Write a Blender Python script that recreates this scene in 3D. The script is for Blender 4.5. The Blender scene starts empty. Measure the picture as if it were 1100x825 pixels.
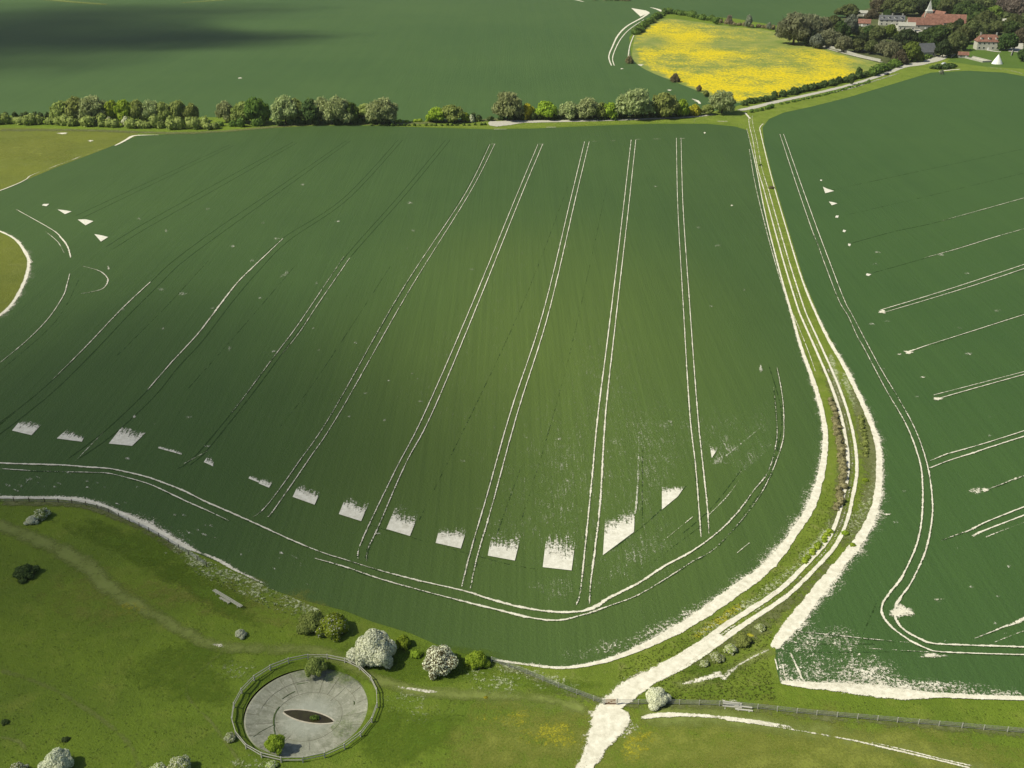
import bpy, math, random
import numpy as np
from mathutils import Vector, Matrix, geometry

# ------------------------------------------------------------------ camera
S = bpy.context.scene
COL = S.collection
F, H, P = 1100.0, 120.0, math.radians(26.2)
CP, SP = math.cos(P), math.sin(P)
cam = bpy.data.cameras.new('camera'); camo = bpy.data.objects.new('camera', cam); COL.objects.link(camo)
camo.location = (0, 0, H); camo.rotation_euler = (math.radians(90) - P, 0, 0)
cam.lens = 36.0; cam.sensor_width = 36.0; cam.clip_start = 1; cam.clip_end = 20000
S.camera = camo
# ------------------------------------------------------------------ light
SUN_EL, SUN_AZ = math.radians(47), math.radians(14)      # AZ: direction light travels, from +x towards +y
w = bpy.data.worlds.new('World'); S.world = w; w.use_nodes = True
nt = w.node_tree; bg = nt.nodes['Background']
sky = nt.nodes.new('ShaderNodeTexSky'); sky.sky_type = 'NISHITA'; sky.sun_disc = False
sky.sun_elevation = SUN_EL; sky.sun_rotation = math.radians(270) - SUN_AZ
sky.dust_density = 1.5
nt.links.new(sky.outputs[0], bg.inputs[0]); bg.inputs[1].default_value = 0.06
sl = bpy.data.lights.new('sun', 'SUN'); sl.energy = 4.0; sl.angle = math.radians(0.55); sl.color = (1.0, 0.95, 0.76)
so = bpy.data.objects.new('sun', sl); COL.objects.link(so); so.location = (-300, -80, 600)
LD = Vector((math.cos(SUN_EL) * math.cos(SUN_AZ), math.cos(SUN_EL) * math.sin(SUN_AZ), -math.sin(SUN_EL)))
so.rotation_euler = LD.to_track_quat('-Z', 'Y').to_euler()
S.view_settings.view_transform = 'Standard'; S.view_settings.look = 'None'
S.view_settings.exposure = 0.5; S.view_settings.gamma = 1.0; S.view_settings.use_curve_mapping = False
S.render.engine = 'CYCLES'
S.cycles.max_bounces = 4; S.cycles.transparent_max_bounces = 24; S.cycles.diffuse_bounces = 2
S.cycles.volume_bounces = 0

R = random.Random(11)
# ------------------------------------------------------------------ helpers
def G(px, py, z=0.0):
    """ground point seen at a photo position"""
    u, v = (px - 550) / F, (py - 412.5) / F
    t = (H - z) / (SP + v * CP)
    return Vector((u * t, (CP - v * SP) * t, z))
def sc(py): return CP * (py + 129.0) / H          # photo pixels per metre across, at the ground
def height(px, by, ty):
    Y = G(px, by).y; v = (ty - 412.5) / F
    return H - Y * (SP + v * CP) / (CP - v * SP)
def tag(o, label=None, cat=None, group=None, kind=None):
    if label: o['label'] = label
    if cat: o['category'] = cat
    if group: o['group'] = group
    if kind: o['kind'] = kind
    return o
def empty(name, loc, rz=0.0, scale=None):
    o = bpy.data.objects.new(name, None); COL.objects.link(o); o.location = loc
    o.rotation_euler = (0, 0, rz); o.empty_display_size = 0.5
    if scale: o.scale = scale
    return o
def link(name, me, parent=None):
    o = bpy.data.objects.new(name, me); COL.objects.link(o); o.parent = parent; return o
def mesh(name, V, Fc, mat, attr=None, smooth=False):
    me = bpy.data.meshes.new(name)
    V = np.asarray(V, dtype=np.float32)
    if isinstance(Fc, np.ndarray):
        n, k = Fc.shape
        me.vertices.add(len(V)); me.vertices.foreach_set('co', V.ravel())
        me.loops.add(n * k); me.loops.foreach_set('vertex_index', Fc.astype(np.int32).ravel())
        me.polygons.add(n); me.polygons.foreach_set('loop_start', np.arange(0, n * k, k, dtype=np.int32))
        me.polygons.foreach_set('loop_total', np.full(n, k, dtype=np.int32))
    else:
        me.from_pydata([tuple(map(float, v)) for v in V], [], Fc)
    if smooth: me.polygons.foreach_set('use_smooth', np.ones(len(me.polygons), dtype=bool))
    if attr is not None:
        a = me.attributes.new('d', 'FLOAT', 'POINT'); a.data.foreach_set('value', np.asarray(attr, dtype=np.float32))
    me.update(calc_edges=True)
    if mat: me.materials.append(mat)
    return me

# ------------------------------------------------------------------ node helpers
class N:
    def __init__(s, name):
        s.m = bpy.data.materials.new(name); s.m.use_nodes = True
        s.t = s.m.node_tree; s.t.nodes.clear()
        s.out = s.t.nodes.new('ShaderNodeOutputMaterial')
    def n(s, typ, **k):
        x = s.t.nodes.new(typ)
        for a, b in k.items(): setattr(x, a, b)
        return x
    def l(s, a, b): s.t.links.new(a, b)
    def coord(s, rot=0, scale=(1, 1, 1)):
        tc = s.n('ShaderNodeTexCoord'); mp = s.n('ShaderNodeMapping'); s.l(tc.outputs['Object'], mp.inputs[0])
        mp.inputs['Rotation'].default_value = (0, 0, rot); mp.inputs['Scale'].default_value = scale
        return mp.outputs[0]
    def noise(s, scale, detail=3, rough=0.6, vec=None, lo=0.3, hi=0.7):
        x = s.n('ShaderNodeTexNoise'); x.inputs['Scale'].default_value = scale
        x.inputs['Detail'].default_value = detail; x.inputs['Roughness'].default_value = rough
        s.l(vec if vec is not None else s.coord(), x.inputs['Vector'])
        r = s.n('ShaderNodeMapRange'); r.inputs[1].default_value = lo; r.inputs[2].default_value = hi
        s.l(x.outputs['Fac'], r.inputs[0]); return r.outputs[0]
    def math(s, op, a, b=0.0, clamp=False):
        x = s.n('ShaderNodeMath', operation=op, use_clamp=clamp)
        for i, q in enumerate((a, b)):
            if isinstance(q, (int, float)): x.inputs[i].default_value = q
            else: s.l(q, x.inputs[i])
        return x.outputs[0]
    def mix(s, f, a, b, mode='MIX'):
        x = s.n('ShaderNodeMix', data_type='RGBA', blend_type=mode)
        if isinstance(f, (int, float)): x.inputs[0].default_value = f
        else: s.l(f, x.inputs[0])
        for i, q in ((6, a), (7, b)):
            if isinstance(q, tuple): x.inputs[i].default_value = (*q, 1)
            else: s.l(q, x.inputs[i])
        return x.outputs[2]
    def bump(s, h, strength=0.4, dist=0.2):
        x = s.n('ShaderNodeBump'); x.inputs['Strength'].default_value = strength; x.inputs['Distance'].default_value = dist
        s.l(h, x.inputs['Height']); return x.outputs[0]
    def bsdf(s, col, rough=0.8, nrm=None, spec=0.2):
        b = s.n('ShaderNodeBsdfPrincipled'); b.inputs['Roughness'].default_value = rough
        b.inputs['Specular IOR Level'].default_value = spec
        if isinstance(col, tuple): b.inputs['Base Color'].default_value = (*col, 1)
        else: s.l(col, b.inputs['Base Color'])
        if nrm is not None: s.l(nrm, b.inputs['Normal'])
        return b.outputs[0]
    def done(s, sh): s.l(sh, s.out.inputs['Surface']); return s.m

ROW = math.radians(7.4)
def crop_mat(name, c1, c2, rot, c3=None):
    k = N(name)
    big = k.noise(0.006, 4, 0.55); med = k.noise(0.06, 4, 0.6)
    rows = k.noise(1.0, 2, 0.5, k.coord(rot, (0.9, 0.018, 1)))
    rows2 = k.noise(1.0, 2, 0.5, k.coord(rot, (0.16, 0.003, 1)))
    fine = k.noise(1.6, 3, 0.75)
    f = k.math('ADD', k.math('MULTIPLY', big, 0.44), k.math('MULTIPLY', med, 0.14))
    f = k.math('ADD', f, k.math('MULTIPLY', rows, 0.10)); f = k.math('ADD', f, k.math('MULTIPLY', rows2, 0.16))
    f = k.math('ADD', f, k.math('MULTIPLY', fine, 0.16))
    c = k.mix(f, c1, c2)
    if c3:                                                     # yellower crop colour, strongest in the middle of the field
        tc = k.n('ShaderNodeTexCoord'); sub = k.n('ShaderNodeVectorMath', operation='SUBTRACT'); k.l(tc.outputs['Object'], sub.inputs[0])
        g = G(585, 400); sub.inputs[1].default_value = (g.x, g.y, 0)
        mp = k.n('ShaderNodeMapping'); k.l(sub.outputs[0], mp.inputs[0]); mp.inputs['Rotation'].default_value = (0, 0, ROW)
        mp.inputs['Scale'].default_value = (1 / 75, 1 / 170, 0)
        ln = k.n('ShaderNodeVectorMath', operation='LENGTH'); k.l(mp.outputs[0], ln.inputs[0])
        r = k.math('ADD', ln.outputs['Value'], k.math('MULTIPLY', k.math('SUBTRACT', big, 0.5), 0.35))
        mr = k.n('ShaderNodeMapRange', interpolation_type='SMOOTHSTEP'); k.l(r, mr.inputs[0])
        mr.inputs[1].default_value = 1.15; mr.inputs[2].default_value = 0.05
        c = k.mix(k.math('MULTIPLY', mr.outputs[0], 0.75), c, c3)
    fi2 = k.noise(3.2, 3, 0.8); c = k.mix(k.math('MULTIPLY', k.math('ADD', k.math('MULTIPLY', fi2, .6), k.math('MULTIPLY', rows, .4)), 0.42), c, tuple(x * .42 for x in c1))
    h = k.math('ADD', fine, k.math('MULTIPLY', rows, 0.5))
    return k.done(k.bsdf(c, 0.75, k.bump(h, 0.35, 0.25), 0.15))
M_CROP = crop_mat('crop', (0.042, 0.083, 0.023), (0.068, 0.122, 0.031), ROW, (0.104, 0.152, 0.029))
M_CROP_R = crop_mat('crop_right', (0.040, 0.088, 0.025), (0.066, 0.126, 0.032), math.radians(-62))
M_CROP_FAR = crop_mat('crop_far', (0.046, 0.097, 0.026), (0.078, 0.138, 0.036), math.radians(-80))

def grass_mat(name, c1, c2, c3, s=1.0, amt=0.35):
    k = N(name)
    big = k.noise(0.035 * s, 5, 0.6, lo=.35, hi=.65); med = k.noise(0.35 * s, 4, 0.7); fine = k.noise(2.2 * s, 4, 0.8)
    c = k.mix(big, c1, c2)
    c = k.mix(k.math('MULTIPLY', k.noise(0.12 * s, 4, 0.7, lo=.52, hi=.72), amt * 2, True), c, c3)
    c = k.mix(k.math('MULTIPLY', med, 0.28), c, tuple(x * 0.55 for x in c1))
    c = k.mix(k.math('MULTIPLY', fine, 0.3), c, tuple(x * 1.45 for x in c2))
    return k.done(k.bsdf(c, 0.85, k.bump(k.math('ADD', fine, med), 0.6, 0.3), 0.1))
M_DOWN = grass_mat('down_grass', (0.100, 0.152, 0.018), (0.148, 0.214, 0.021), (0.200, 0.232, 0.040), 1.3)
M_VERGE = grass_mat('verge_grass', (0.115, 0.170, 0.020), (0.175, 0.235, 0.030), (0.27, 0.28, 0.09), 3.0, .4)
M_PASTURE = grass_mat('pasture_grass', (0.115, 0.140, 0.024), (0.150, 0.172, 0.026), (0.17, 0.19, 0.05))
M_LAWN = grass_mat('lawn_grass', (0.070, 0.125, 0.022), (0.090, 0.150, 0.024), (0.11, 0.16, 0.03))
M_VILLAGE = grass_mat('garden_ground', (0.055, 0.072, 0.026), (0.105, 0.120, 0.045), (0.16, 0.155, 0.10), 1.5)

def meadow_mat():
    k = N('buttercup_meadow')
    big = k.noise(0.011, 4, 0.6, k.coord(0.1, (1, 0.55, 1)), lo=.42, hi=.56)
    med = k.noise(0.10, 5, 0.7, k.coord(0.15, (.7, 0.6, 1))); fine = k.noise(0.9, 3, 0.8, k.coord(0, (.6, .35, 1)))
    g = k.mix(med, (0.13, 0.19, 0.035), (0.26, 0.27, 0.075))
    y = k.mix(fine, (0.42, 0.35, 0.010), (0.70, 0.54, 0.006))
    f = k.math('ADD', k.math('MULTIPLY', big, 0.50), k.math('MULTIPLY', med, 0.5))
    f = k.math('ADD', f, k.math('MULTIPLY', fine, 0.85)); f = k.math('SUBTRACT', f, 0.62, True)
    f = k.math('MULTIPLY', f, 1.7, True)
    at = k.n('ShaderNodeAttribute', attribute_name='d')
    f = k.math('SUBTRACT', f, k.math('MULTIPLY', k.math('SUBTRACT', 1.0, at.outputs['Fac'], True), 1.5), True)
    return k.done(k.bsdf(k.mix(f, g, y), 0.8, k.bump(fine, 0.4, 0.3), 0.1))

_sp = {}
def speck(name, c1, c2, s1=1.3, s2=5.5, soft=0.10, rows=None, rough=0.9, patch=.3, wa=.55):
    """material that shows only where a fine noise falls below the sheet's density attribute d"""
    k = N(name)
    at = k.n('ShaderNodeAttribute', attribute_name='d')
    a = k.noise(s1, 3, 0.65, lo=.34, hi=.66); b = k.noise(s2, 2, 0.7, lo=.32, hi=.68)
    n = k.math('ADD', k.math('MULTIPLY', a, wa), k.math('MULTIPLY', b, 1 - wa))
    if rows is not None:
        r = k.noise(1.0, 2, 0.6, k.coord(rows, (2.6, 0.22, 1)), lo=.33, hi=.67)
        n = k.math('ADD', k.math('MULTIPLY', n, 0.72), k.math('MULTIPLY', r, 0.28))
    n = k.math('ADD', n, k.math('MULTIPLY', k.math('SUBTRACT', k.noise(.17, 3, .6, lo=.36, hi=.64), .5), patch))
    mr = k.n('ShaderNodeMapRange', interpolation_type='SMOOTHSTEP')
    k.l(k.math('SUBTRACT', at.outputs['Fac'], n), mr.inputs[0])
    mr.inputs[1].default_value = -soft; mr.inputs[2].default_value = soft
    f = k.math('MULTIPLY', mr.outputs[0], k.math('GREATER_THAN', at.outputs['Fac'], 0.002))
    c = k.mix(k.noise(0.8, 5, 0.75), c1, c2)
    tr = k.n('ShaderNodeBsdfTransparent'); ms = k.n('ShaderNodeMixShader')
    k.l(f, ms.inputs[0]); k.l(tr.outputs[0], ms.inputs[1]); k.l(k.bsdf(c, rough, k.bump(b, 0.3, 0.08), 0.1), ms.inputs[2])
    return k.done(ms.outputs[0])
M_CHALK = speck('chalk', (0.50, 0.47, 0.37), (0.78, 0.75, 0.64), 2.4, 8.0, .17)
M_CHALK_ROWS = speck('chalk_in_rows', (0.50, 0.48, 0.40), (0.74, 0.72, 0.64), 2.2, 6.5, 0.15, ROW)
M_DUST = speck('chalk_dust', (0.50, 0.49, 0.40), (0.72, 0.70, 0.62), 2.5, 7.0, 0.20, ROW, .9, .10, .35)
M_RUT_SHADE = speck('crop_gap_shade', (0.020, 0.044, 0.012), (0.030, 0.062, 0.017), 0.5, 2.0, .3)  # shade between the standing crop along wheel tracks, painted as dark green
M_PATH = speck('worn_grass', (0.150, 0.190, 0.042), (0.195, 0.228, 0.065), 0.3, 1.6, .8)
M_DRY = speck('dry_grass', (0.165, 0.192, 0.032), (0.225, 0.245, 0.052), 0.4, 2.5, .7)
M_LUSH = speck('lush_grass', (0.075, 0.128, 0.012), (0.105, 0.160, 0.016), 0.3, 2.5, .7)
M_FLOWER = speck('cow_parsley_heads', (0.28, 0.32, 0.16), (0.44, 0.47, 0.30), 1.4, 4.0, .2)
M_BUTTER = speck('buttercup_patch', (0.26, 0.26, 0.025), (0.38, 0.36, 0.03), 1.0, 4.0, .4)
M_LANE = speck('lane_surface', (0.34, 0.33, 0.28), (0.48, 0.46, 0.40), 0.8, 3.0, .1)
M_SCRUB = speck('rank_grass', (0.095, 0.115, 0.036), (0.165, 0.175, 0.075), 0.9, 3.2, .45)

def leaf_mat(name, c1, c2, tr=0.46, rough=0.7):
    k = N(name)
    g = k.n('ShaderNodeNewGeometry'); oi = k.n('ShaderNodeObjectInfo')
    r = k.math('FRACT', k.math('ADD', g.outputs['Random Per Island'], oi.outputs['Random']))
    c = k.mix(r, c1, c2)
    hsv = k.n('ShaderNodeHueSaturation'); k.l(c, hsv.inputs['Color'])
    k.l(k.math('ADD', 0.82, k.math('MULTIPLY', oi.outputs['Random'], 0.36)), hsv.inputs['Value'])
    k.l(k.math('ADD', 0.497, k.math('MULTIPLY', oi.outputs['Random'], 0.022)), hsv.inputs['Hue'])
    b = k.bsdf(hsv.outputs[0], rough, None, 0.15)
    t = k.n('ShaderNodeBsdfTranslucent'); k.l(hsv.outputs[0], t.inputs[0])
    ms = k.n('ShaderNodeMixShader'); ms.inputs[0].default_value = tr; k.l(b, ms.inputs[1]); k.l(t.outputs[0], ms.inputs[2])
    return k.done(ms.outputs[0])
LM = {
 'bare':   leaf_mat('budding_twigs', (0.28, 0.32, 0.13), (0.48, 0.52, 0.24)),
 'olive':  leaf_mat('olive_leaves', (0.21, 0.26, 0.06), (0.42, 0.47, 0.14)),
 'green':  leaf_mat('green_leaves', (0.08, 0.14, 0.025), (0.20, 0.28, 0.05)),
 'dark':   leaf_mat('dark_leaves', (0.055, 0.095, 0.025), (0.13, 0.18, 0.05)),
 'lime':   leaf_mat('lime_leaves', (0.22, 0.31, 0.025), (0.44, 0.52, 0.055)),
 'yellow': leaf_mat('gorse_flowers', (0.42, 0.4, 0.03), (0.66, 0.6, 0.05)),
 'brown':  leaf_mat('brown_twigs', (0.19, 0.165, 0.085), (0.36, 0.31, 0.17)),
 'purple': leaf_mat('copper_twigs', (0.25, 0.195, 0.15), (0.40, 0.33, 0.25)),
 'white':  leaf_mat('may_blossom', (0.80, 0.80, 0.58), (0.92, 0.92, 0.76), 0.45),
 'grey':   leaf_mat('grey_leaves', (0.18, 0.21, 0.145), (0.34, 0.37, 0.27)),
}
for _k in ('bare', 'olive', 'green', 'dark', 'lime', 'brown', 'purple', 'grey'):
    _a, _b = {'bare': ((.15,.16,.085),(.29,.29,.165)), 'olive': ((.075,.095,.032),(.17,.19,.065)), 'green': ((.040,.075,.020),(.105,.155,.038)), 'dark': ((.028,.048,.018),(.07,.10,.034)), 'lime': ((.11,.155,.025),(.23,.28,.05)), 'brown': ((.10,.085,.05),(.19,.16,.10)), 'purple': ((.15,.12,.10),(.26,.21,.175)), 'grey': ((.12,.14,.10),(.24,.26,.19))}[_k]
    LM['village_' + _k] = leaf_mat('village_' + _k, _a, _b)
LM['pale'] = leaf_mat('pale_leaves', (0.40, 0.44, 0.28), (0.70, 0.72, 0.54), .45)
def plain(name, c1, c2, s=2.0, rough=0.8, bump=0.2, spec=0.2):
    k = N(name); n = k.noise(s, 4, 0.7)
    return k.done(k.bsdf(k.mix(n, c1, c2), rough, k.bump(n, bump, 0.05), spec))
M_BARK = plain('bark', (0.055, 0.045, 0.032), (0.12, 0.10, 0.075), 3)
M_WOOD = plain('weathered_wood', (0.34, 0.33, 0.28), (0.50, 0.49, 0.43), 4)
M_WOODB = plain('brown_wood', (0.20, 0.12, 0.06), (0.32, 0.20, 0.11), 4)
M_WIRE = plain('wire', (0.20, 0.21, 0.20), (0.30, 0.31, 0.30), 4, 0.5)
M_TILE = plain('red_tiles', (0.12, 0.058, 0.042), (0.27, 0.135, 0.10), 0.5)
M_SLATE = plain('slate', (0.075, 0.080, 0.088), (0.135, 0.14, 0.15), 0.9)
M_FLINT = plain('flint_wall', (0.24, 0.24, 0.21), (0.42, 0.41, 0.36), 1.5)
M_CREAM = plain('painted_wall', (0.38, 0.37, 0.31), (0.50, 0.49, 0.43), 0.6)
M_GLASS = plain('window_glass', (0.02, 0.024, 0.028), (0.04, 0.045, 0.05), 1, 0.15, 0, .5)
M_WHITE = plain('white_paint', (0.70, 0.70, 0.67), (0.80, 0.80, 0.77), 1, .5)
M_CANVAS = plain('tent_canvas', (0.74, 0.74, 0.70), (0.82, 0.82, 0.78), 1, .8, .05)
M_SPIRE = plain('spire_shingle', (0.34, 0.36, 0.33), (0.48, 0.49, 0.46), 1.2)
M_STONE = plain('paving_stone', (0.40, 0.39, 0.32), (0.55, 0.53, 0.45), .8)
M_RUBBER = plain('tyre_rubber', (0.02, 0.02, 0.02), (0.03, 0.03, 0.03), 3)

# ------------------------------------------------------------------ sheets and ribbons
_z = [0]
ZB = [0.066]
def nz(): _z[0] += 1; return ZB[0] + 0.0035 * (_z[0] % 17) + 0.00006 * _z[0]
def inside_hole(p): return (p - POND).length < 10.4
POND = G(328.5, 760.5)
def poly(name, pts, z, mat, smooth=True, d=None):
    w = [G(x, y) for x, y in pts]
    if smooth: w = catmull(w, 3, True)
    tri = geometry.tessellate_polygon([[Vector((p.x, p.y, 0)) for p in w]])
    V = [(p.x, p.y, z) for p in w]
    me = mesh(name, V, [tuple(t) for t in tri], mat, attr=None if d is None else [d] * len(V))
    # keep normals up
    if me.polygons[0].normal.z < 0: me.flip_normals()
    return tag(link(name, me), kind='structure')
def catmull(w, n, closed=False):
    out = []; L = len(w); rng = range(L) if closed else range(L - 1)
    for i in rng:
        if closed: p0, p1, p2, p3 = w[i - 1], w[i], w[(i + 1) % L], w[(i + 2) % L]
        else: p0, p1, p2, p3 = w[max(i - 1, 0)], w[i], w[i + 1], w[min(i + 2, L - 1)]
        for k in range(n):
            t = k / n
            out.append(0.5 * ((2 * p1) + (p2 - p0) * t + (2 * p0 - 5 * p1 + 4 * p2 - p3) * t * t + (3 * p1 - p0 - 3 * p2 + p3) * t ** 3))
    if not closed: out.append(w[-1].copy())
    return out
def sample(pts, step=1.5):
    """pts rows (px,py,width_m,density) -> dense ground samples"""
    P3 = [Vector((*G(q[0], q[1]).xy, 0)) for q in pts]
    W = [(q[2], q[3]) for q in pts]
    out = []
    n = len(pts)
    for i in range(n - 1):
        L = (P3[i + 1] - P3[i]).length; k = max(2, min(40, int(L / step)))
        p0, p1, p2, p3 = P3[max(i - 1, 0)], P3[i], P3[i + 1], P3[min(i + 2, n - 1)]
        for j in range(k):
            t = j / k
            c = 0.5 * ((2 * p1) + (p2 - p0) * t + (2 * p0 - 5 * p1 + 4 * p2 - p3) * t * t + (3 * p1 - p0 - 3 * p2 + p3) * t ** 3)
            out.append((c, W[i][0] * (1 - t) + W[i + 1][0] * t, W[i][1] * (1 - t) + W[i + 1][1] * t))
    out.append((P3[-1], *W[-1])); return out
class Strip:
    """collects ribbons that belong to one named surface"""
    def __init__(s, k=1.0): s.V = []; s.F = []; s.A = []; s.k = k
    def add(s, pts, off=0.0, edge=0.35, fl=(0, 0), fr=(0, 0), jit=0.12, step=1.5, z=None, wf=1.0):
        sm = sample(pts, step); z = z or nz(); n = len(sm)
        b = len(s.V); rows = 0
        for i, (c, w, d) in enumerate(sm):
            t = (sm[min(i + 1, n - 1)][0] - sm[max(i - 1, 0)][0]); t.z = 0; t.normalize(); nn = Vector((t.y, -t.x, 0))
            w2 = w * s.k * wf / 2 * (1 + R.uniform(-jit, jit)); o = c + nn * (off + R.uniform(-jit, jit) * w * .2)
            e = w2 * edge; q_ = min(1.0, (w * s.k / 1.6) ** 1.5); fL = (fl[0] * q_, fl[1] * (.4 + .6 * q_)); fR = (fr[0] * q_, fr[1] * (.4 + .6 * q_))
            cols = []
            if fl[0]: cols += [(-w2 - fL[0], 0.0), (-w2 - fL[0] * .4, fL[1] * .45 * min(d, 1)), (-w2, max(fL[1], d * .45))]
            else: cols += [(-w2 - e, 0.0), (-w2, d * .55)]
            cols += [(-w2 + e, d), (w2 - e, d)]
            if fr[0]: cols += [(w2, max(fR[1], d * .45)), (w2 + fR[0] * .4, fR[1] * .45 * min(d, 1)), (w2 + fR[0], 0.0)]
            else: cols += [(w2, d * .55), (w2 + e, 0.0)]
            if i in (0, n - 1): cols = [(a, 0.0) for a, _ in cols]
            rows = len(cols)
            for a, dd in cols:
                q = o + nn * a; s.V.append((q.x, q.y, z)); s.A.append(dd)
        for i in range(n - 1):
            for j in range(rows - 1):
                a = b + i * rows + j; s.F.append((a, a + 1, a + rows + 1, a + rows))
        return s
    def quad(s, bl, br, tr, tl, db=1.3, dt=0.0, nx=6, ny=8, pw=1.0, frame=0.0):
        """ragged patch: dense along its lower edge, thinning out to the top"""
        z = nz(); b = len(s.V); c = [G(*q) for q in (bl, br, tr, tl)]
        for j in range(ny + 1):
            v = j / ny
            for i in range(nx + 1):
                u = i / nx
                q = (c[0] * (1 - u) + c[1] * u) * (1 - v) + (c[3] * (1 - u) + c[2] * u) * v
                s.V.append((q.x, q.y, z)); s.A.append(db + (dt - db) * v ** pw)
        for j in range(ny):
            for i in range(nx):
                a = b + j * (nx + 1) + i; s.F.append((a, a + 1, a + nx + 2, a + nx + 1))
        return s
    def blob(s, cx, cy, rx, ry, d, core=0.3, ang=0.0):
        """soft-edged patch; rx, ry in photo pixels"""
        z = nz(); b = len(s.V); n = 28; rings = (core, .55, .8, 1.0); dens = (d, d * .8, d * .4, 0.0)
        c = G(cx, cy); s.V.append((c.x, c.y, z)); s.A.append(d)
        for r, dd in zip(rings, dens):
            for k in range(n):
                a = 2 * math.pi * k / n; wob = 1 + 0.16 * math.sin(3 * a + cx) + 0.1 * math.sin(5 * a + cy)
                x, y = rx * r * wob * math.cos(a), ry * r * wob * math.sin(a)
                q = G(cx + x * math.cos(ang) - y * math.sin(ang), cy + x * math.sin(ang) + y * math.cos(ang))
                s.V.append((q.x, q.y, z)); s.A.append(dd)
        for k in range(n):
            s.F.append((b, b + 1 + k, b + 1 + (k + 1) % n))
            for r in range(len(rings) - 1):
                o = b + 1 + r * n; s.F.append((o + k, o + n + k, o + n + (k + 1) % n, o + (k + 1) % n))
        return s
    def build(s, name, mat):
        me = mesh(name, s.V, s.F, mat, s.A)
        bm_fix(me)
        return tag(link(name, me), kind='structure')
def bm_fix(me):
    import bmesh
    bm = bmesh.new(); bm.from_mesh(me)
    fl = [f for f in bm.faces if f.normal.z < 0]
    if fl: bmesh.ops.reverse_faces(bm, faces=fl)
    bm.to_mesh(me); bm.free()

# ---- the downland ground: one sheet with the dew pond's hollow in it
def ground():
    seg = 120; rad = [9.9, 10.35, 10.8, 11.2, 12.2, 15, 22, 40, 90, 250, 800, 2400, 5000]
    zz = [-0.45, -0.40, -0.12, 0.06, 0.04, 0, 0, 0, 0, 0, 0, 0, 0]
    V = []; Fc = []
    for r, z in zip(rad, zz):
        for k in range(seg):
            a = 2 * math.pi * k / seg; V.append((POND.x + r * math.cos(a), POND.y + r * math.sin(a), z))
    for i in range(len(rad) - 1):
        for k in range(seg):
            Fc.append((i * seg + k, (i + 1) * seg + k, (i + 1) * seg + (k + 1) % seg, i * seg + (k + 1) % seg))
    me = mesh('ground', V, Fc, M_DOWN, smooth=True); bm_fix(me); tag(link('ground', me), kind='structure')
ground()

EDGE_R = [(803,140),(811,175),(822,230),(836,290),(852,345),(866,395),(879,427),(886,460),(885,496),(874,540),(853,576),(822,615),(793,638),(755,664),(720,684),(680,702),(645,713),(605,719),(570,716),(530,710)]
main = [(148,146),(200,143),(240,142),(285,138),(340,135),(400,135),(460,137),(530,139),(575,138),(640,135),(700,133),(760,133),(790,136)] + EDGE_R + \
 [(500,703),(470,693),(440,680),(400,668),(370,656),(330,646),(290,633),(262,618),(240,606),(215,596),(190,582),(160,566),(130,552),(100,541),(60,536),(0,535),(-120,538),(-160,420),(-20,352),(0,341),(15,325),(27,300),(30,283),(27,272),(17,258),(0,249),(-60,236),(-70,226),(0,205),(60,180),(110,161),(135,151)]
poly('crop_field', main, 0.03, M_CROP, False)
right = [(826,127),(818,137),(820,155),(829,190),(846,247),(863,302),(882,347),(908,395),(926,431),(943,471),(946,504),(943,540),(930,573),(908,602),(883,631),(852,672),(832,698),(832,715),(837,733),(870,738),(910,741),(975,747),(1040,749),(1100,752),(1250,760),(1500,420),(1350,130),(1160,92),(1100,81),(1078,77),(1040,75),(1000,77),(960,89),(910,104),(870,114),(842,120)]
poly('crop_field', right, 0.032, M_CROP_R, False)
far = [(-500,126),(0,124),(240,126),(430,131),(560,127),(700,123),(790,121),(800,112),(790,104),(750,90),(700,70),(678,60),(676,40),(690,25),(715,14),(790,20),(850,30),(900,26),(930,12),(950,-2),(1000,-12),(1250,-25),(1250,-60),(-900,-60),(-1500,60)]
poly('crop_field', far, 0.03, M_CROP_FAR, False)
poly('pasture', [(-300,136),(0,137),(90,139),(150,141),(146,146),(135,151),(110,161),(60,180),(0,205),(-70,226),(-400,330)], 0.04, M_PASTURE, False)
poly('pasture', [(-400,238),(-60,238),(0,250),(17,259),(27,273),(29,284),(26,300),(14,325),(0,341),(-60,372),(-400,420)], 0.04, M_PASTURE, False)
# lush verge of the track between the two fields
verge = [(760,121),(800,112),(870,99),(930,84),(985,68),(1020,60),(1100,66),(1180,80),(1160,93),(1100,82),(1078,78),(1040,76),(1000,78),(960,90),(910,105),(870,115),(842,121),(826,128),(819,137),(821,155),(830,190),(847,247),(864,302),(883,347),(909,395),(927,431),(944,471),(947,504),(944,540),(931,573),(909,602),(884,631),(853,672),(833,698),(833,715),(838,734),(700,748),(668,752),(640,748),(600,735),(560,722),(530,709),
         (570,715),(605,718),(645,712),(680,701),(720,683),(755,663),(793,637),(822,614),(853,575),(874,539),(885,495),(886,459),(879,426),(866,394),(852,344),(836,289),(822,229),(811,174),(803,139),(788,134),(760,132),(700,132),(640,134),(575,137),(530,138),(460,136),(400,134),(400,131),(527,131),(640,128)]
poly('grass_verge', verge, 0.05, M_VERGE, False)
poly('garden_ground', [(836,44),(845,34),(880,28),(905,20),(935,8),(955,-3),(1300,-28),(1300,75),(1180,79),(1100,66),(1020,62),(985,66),(952,70),(905,58),(870,47)], 0.045, M_VILLAGE, False)
poly('lawn', [(1018,66),(1030,52),(1046,44),(1075,52),(1110,52),(1180,60),(1180,80),(1100,74),(1060,72)], 0.055, M_LAWN, False)
poly('lawn', [(902,36),(912,31),(930,34),(934,41),(918,44)], 0.055, M_LAWN, False)
poly('lawn', [(962,38),(985,36),(985,40),(968,43)], 0.055, M_LAWN, False)
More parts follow.
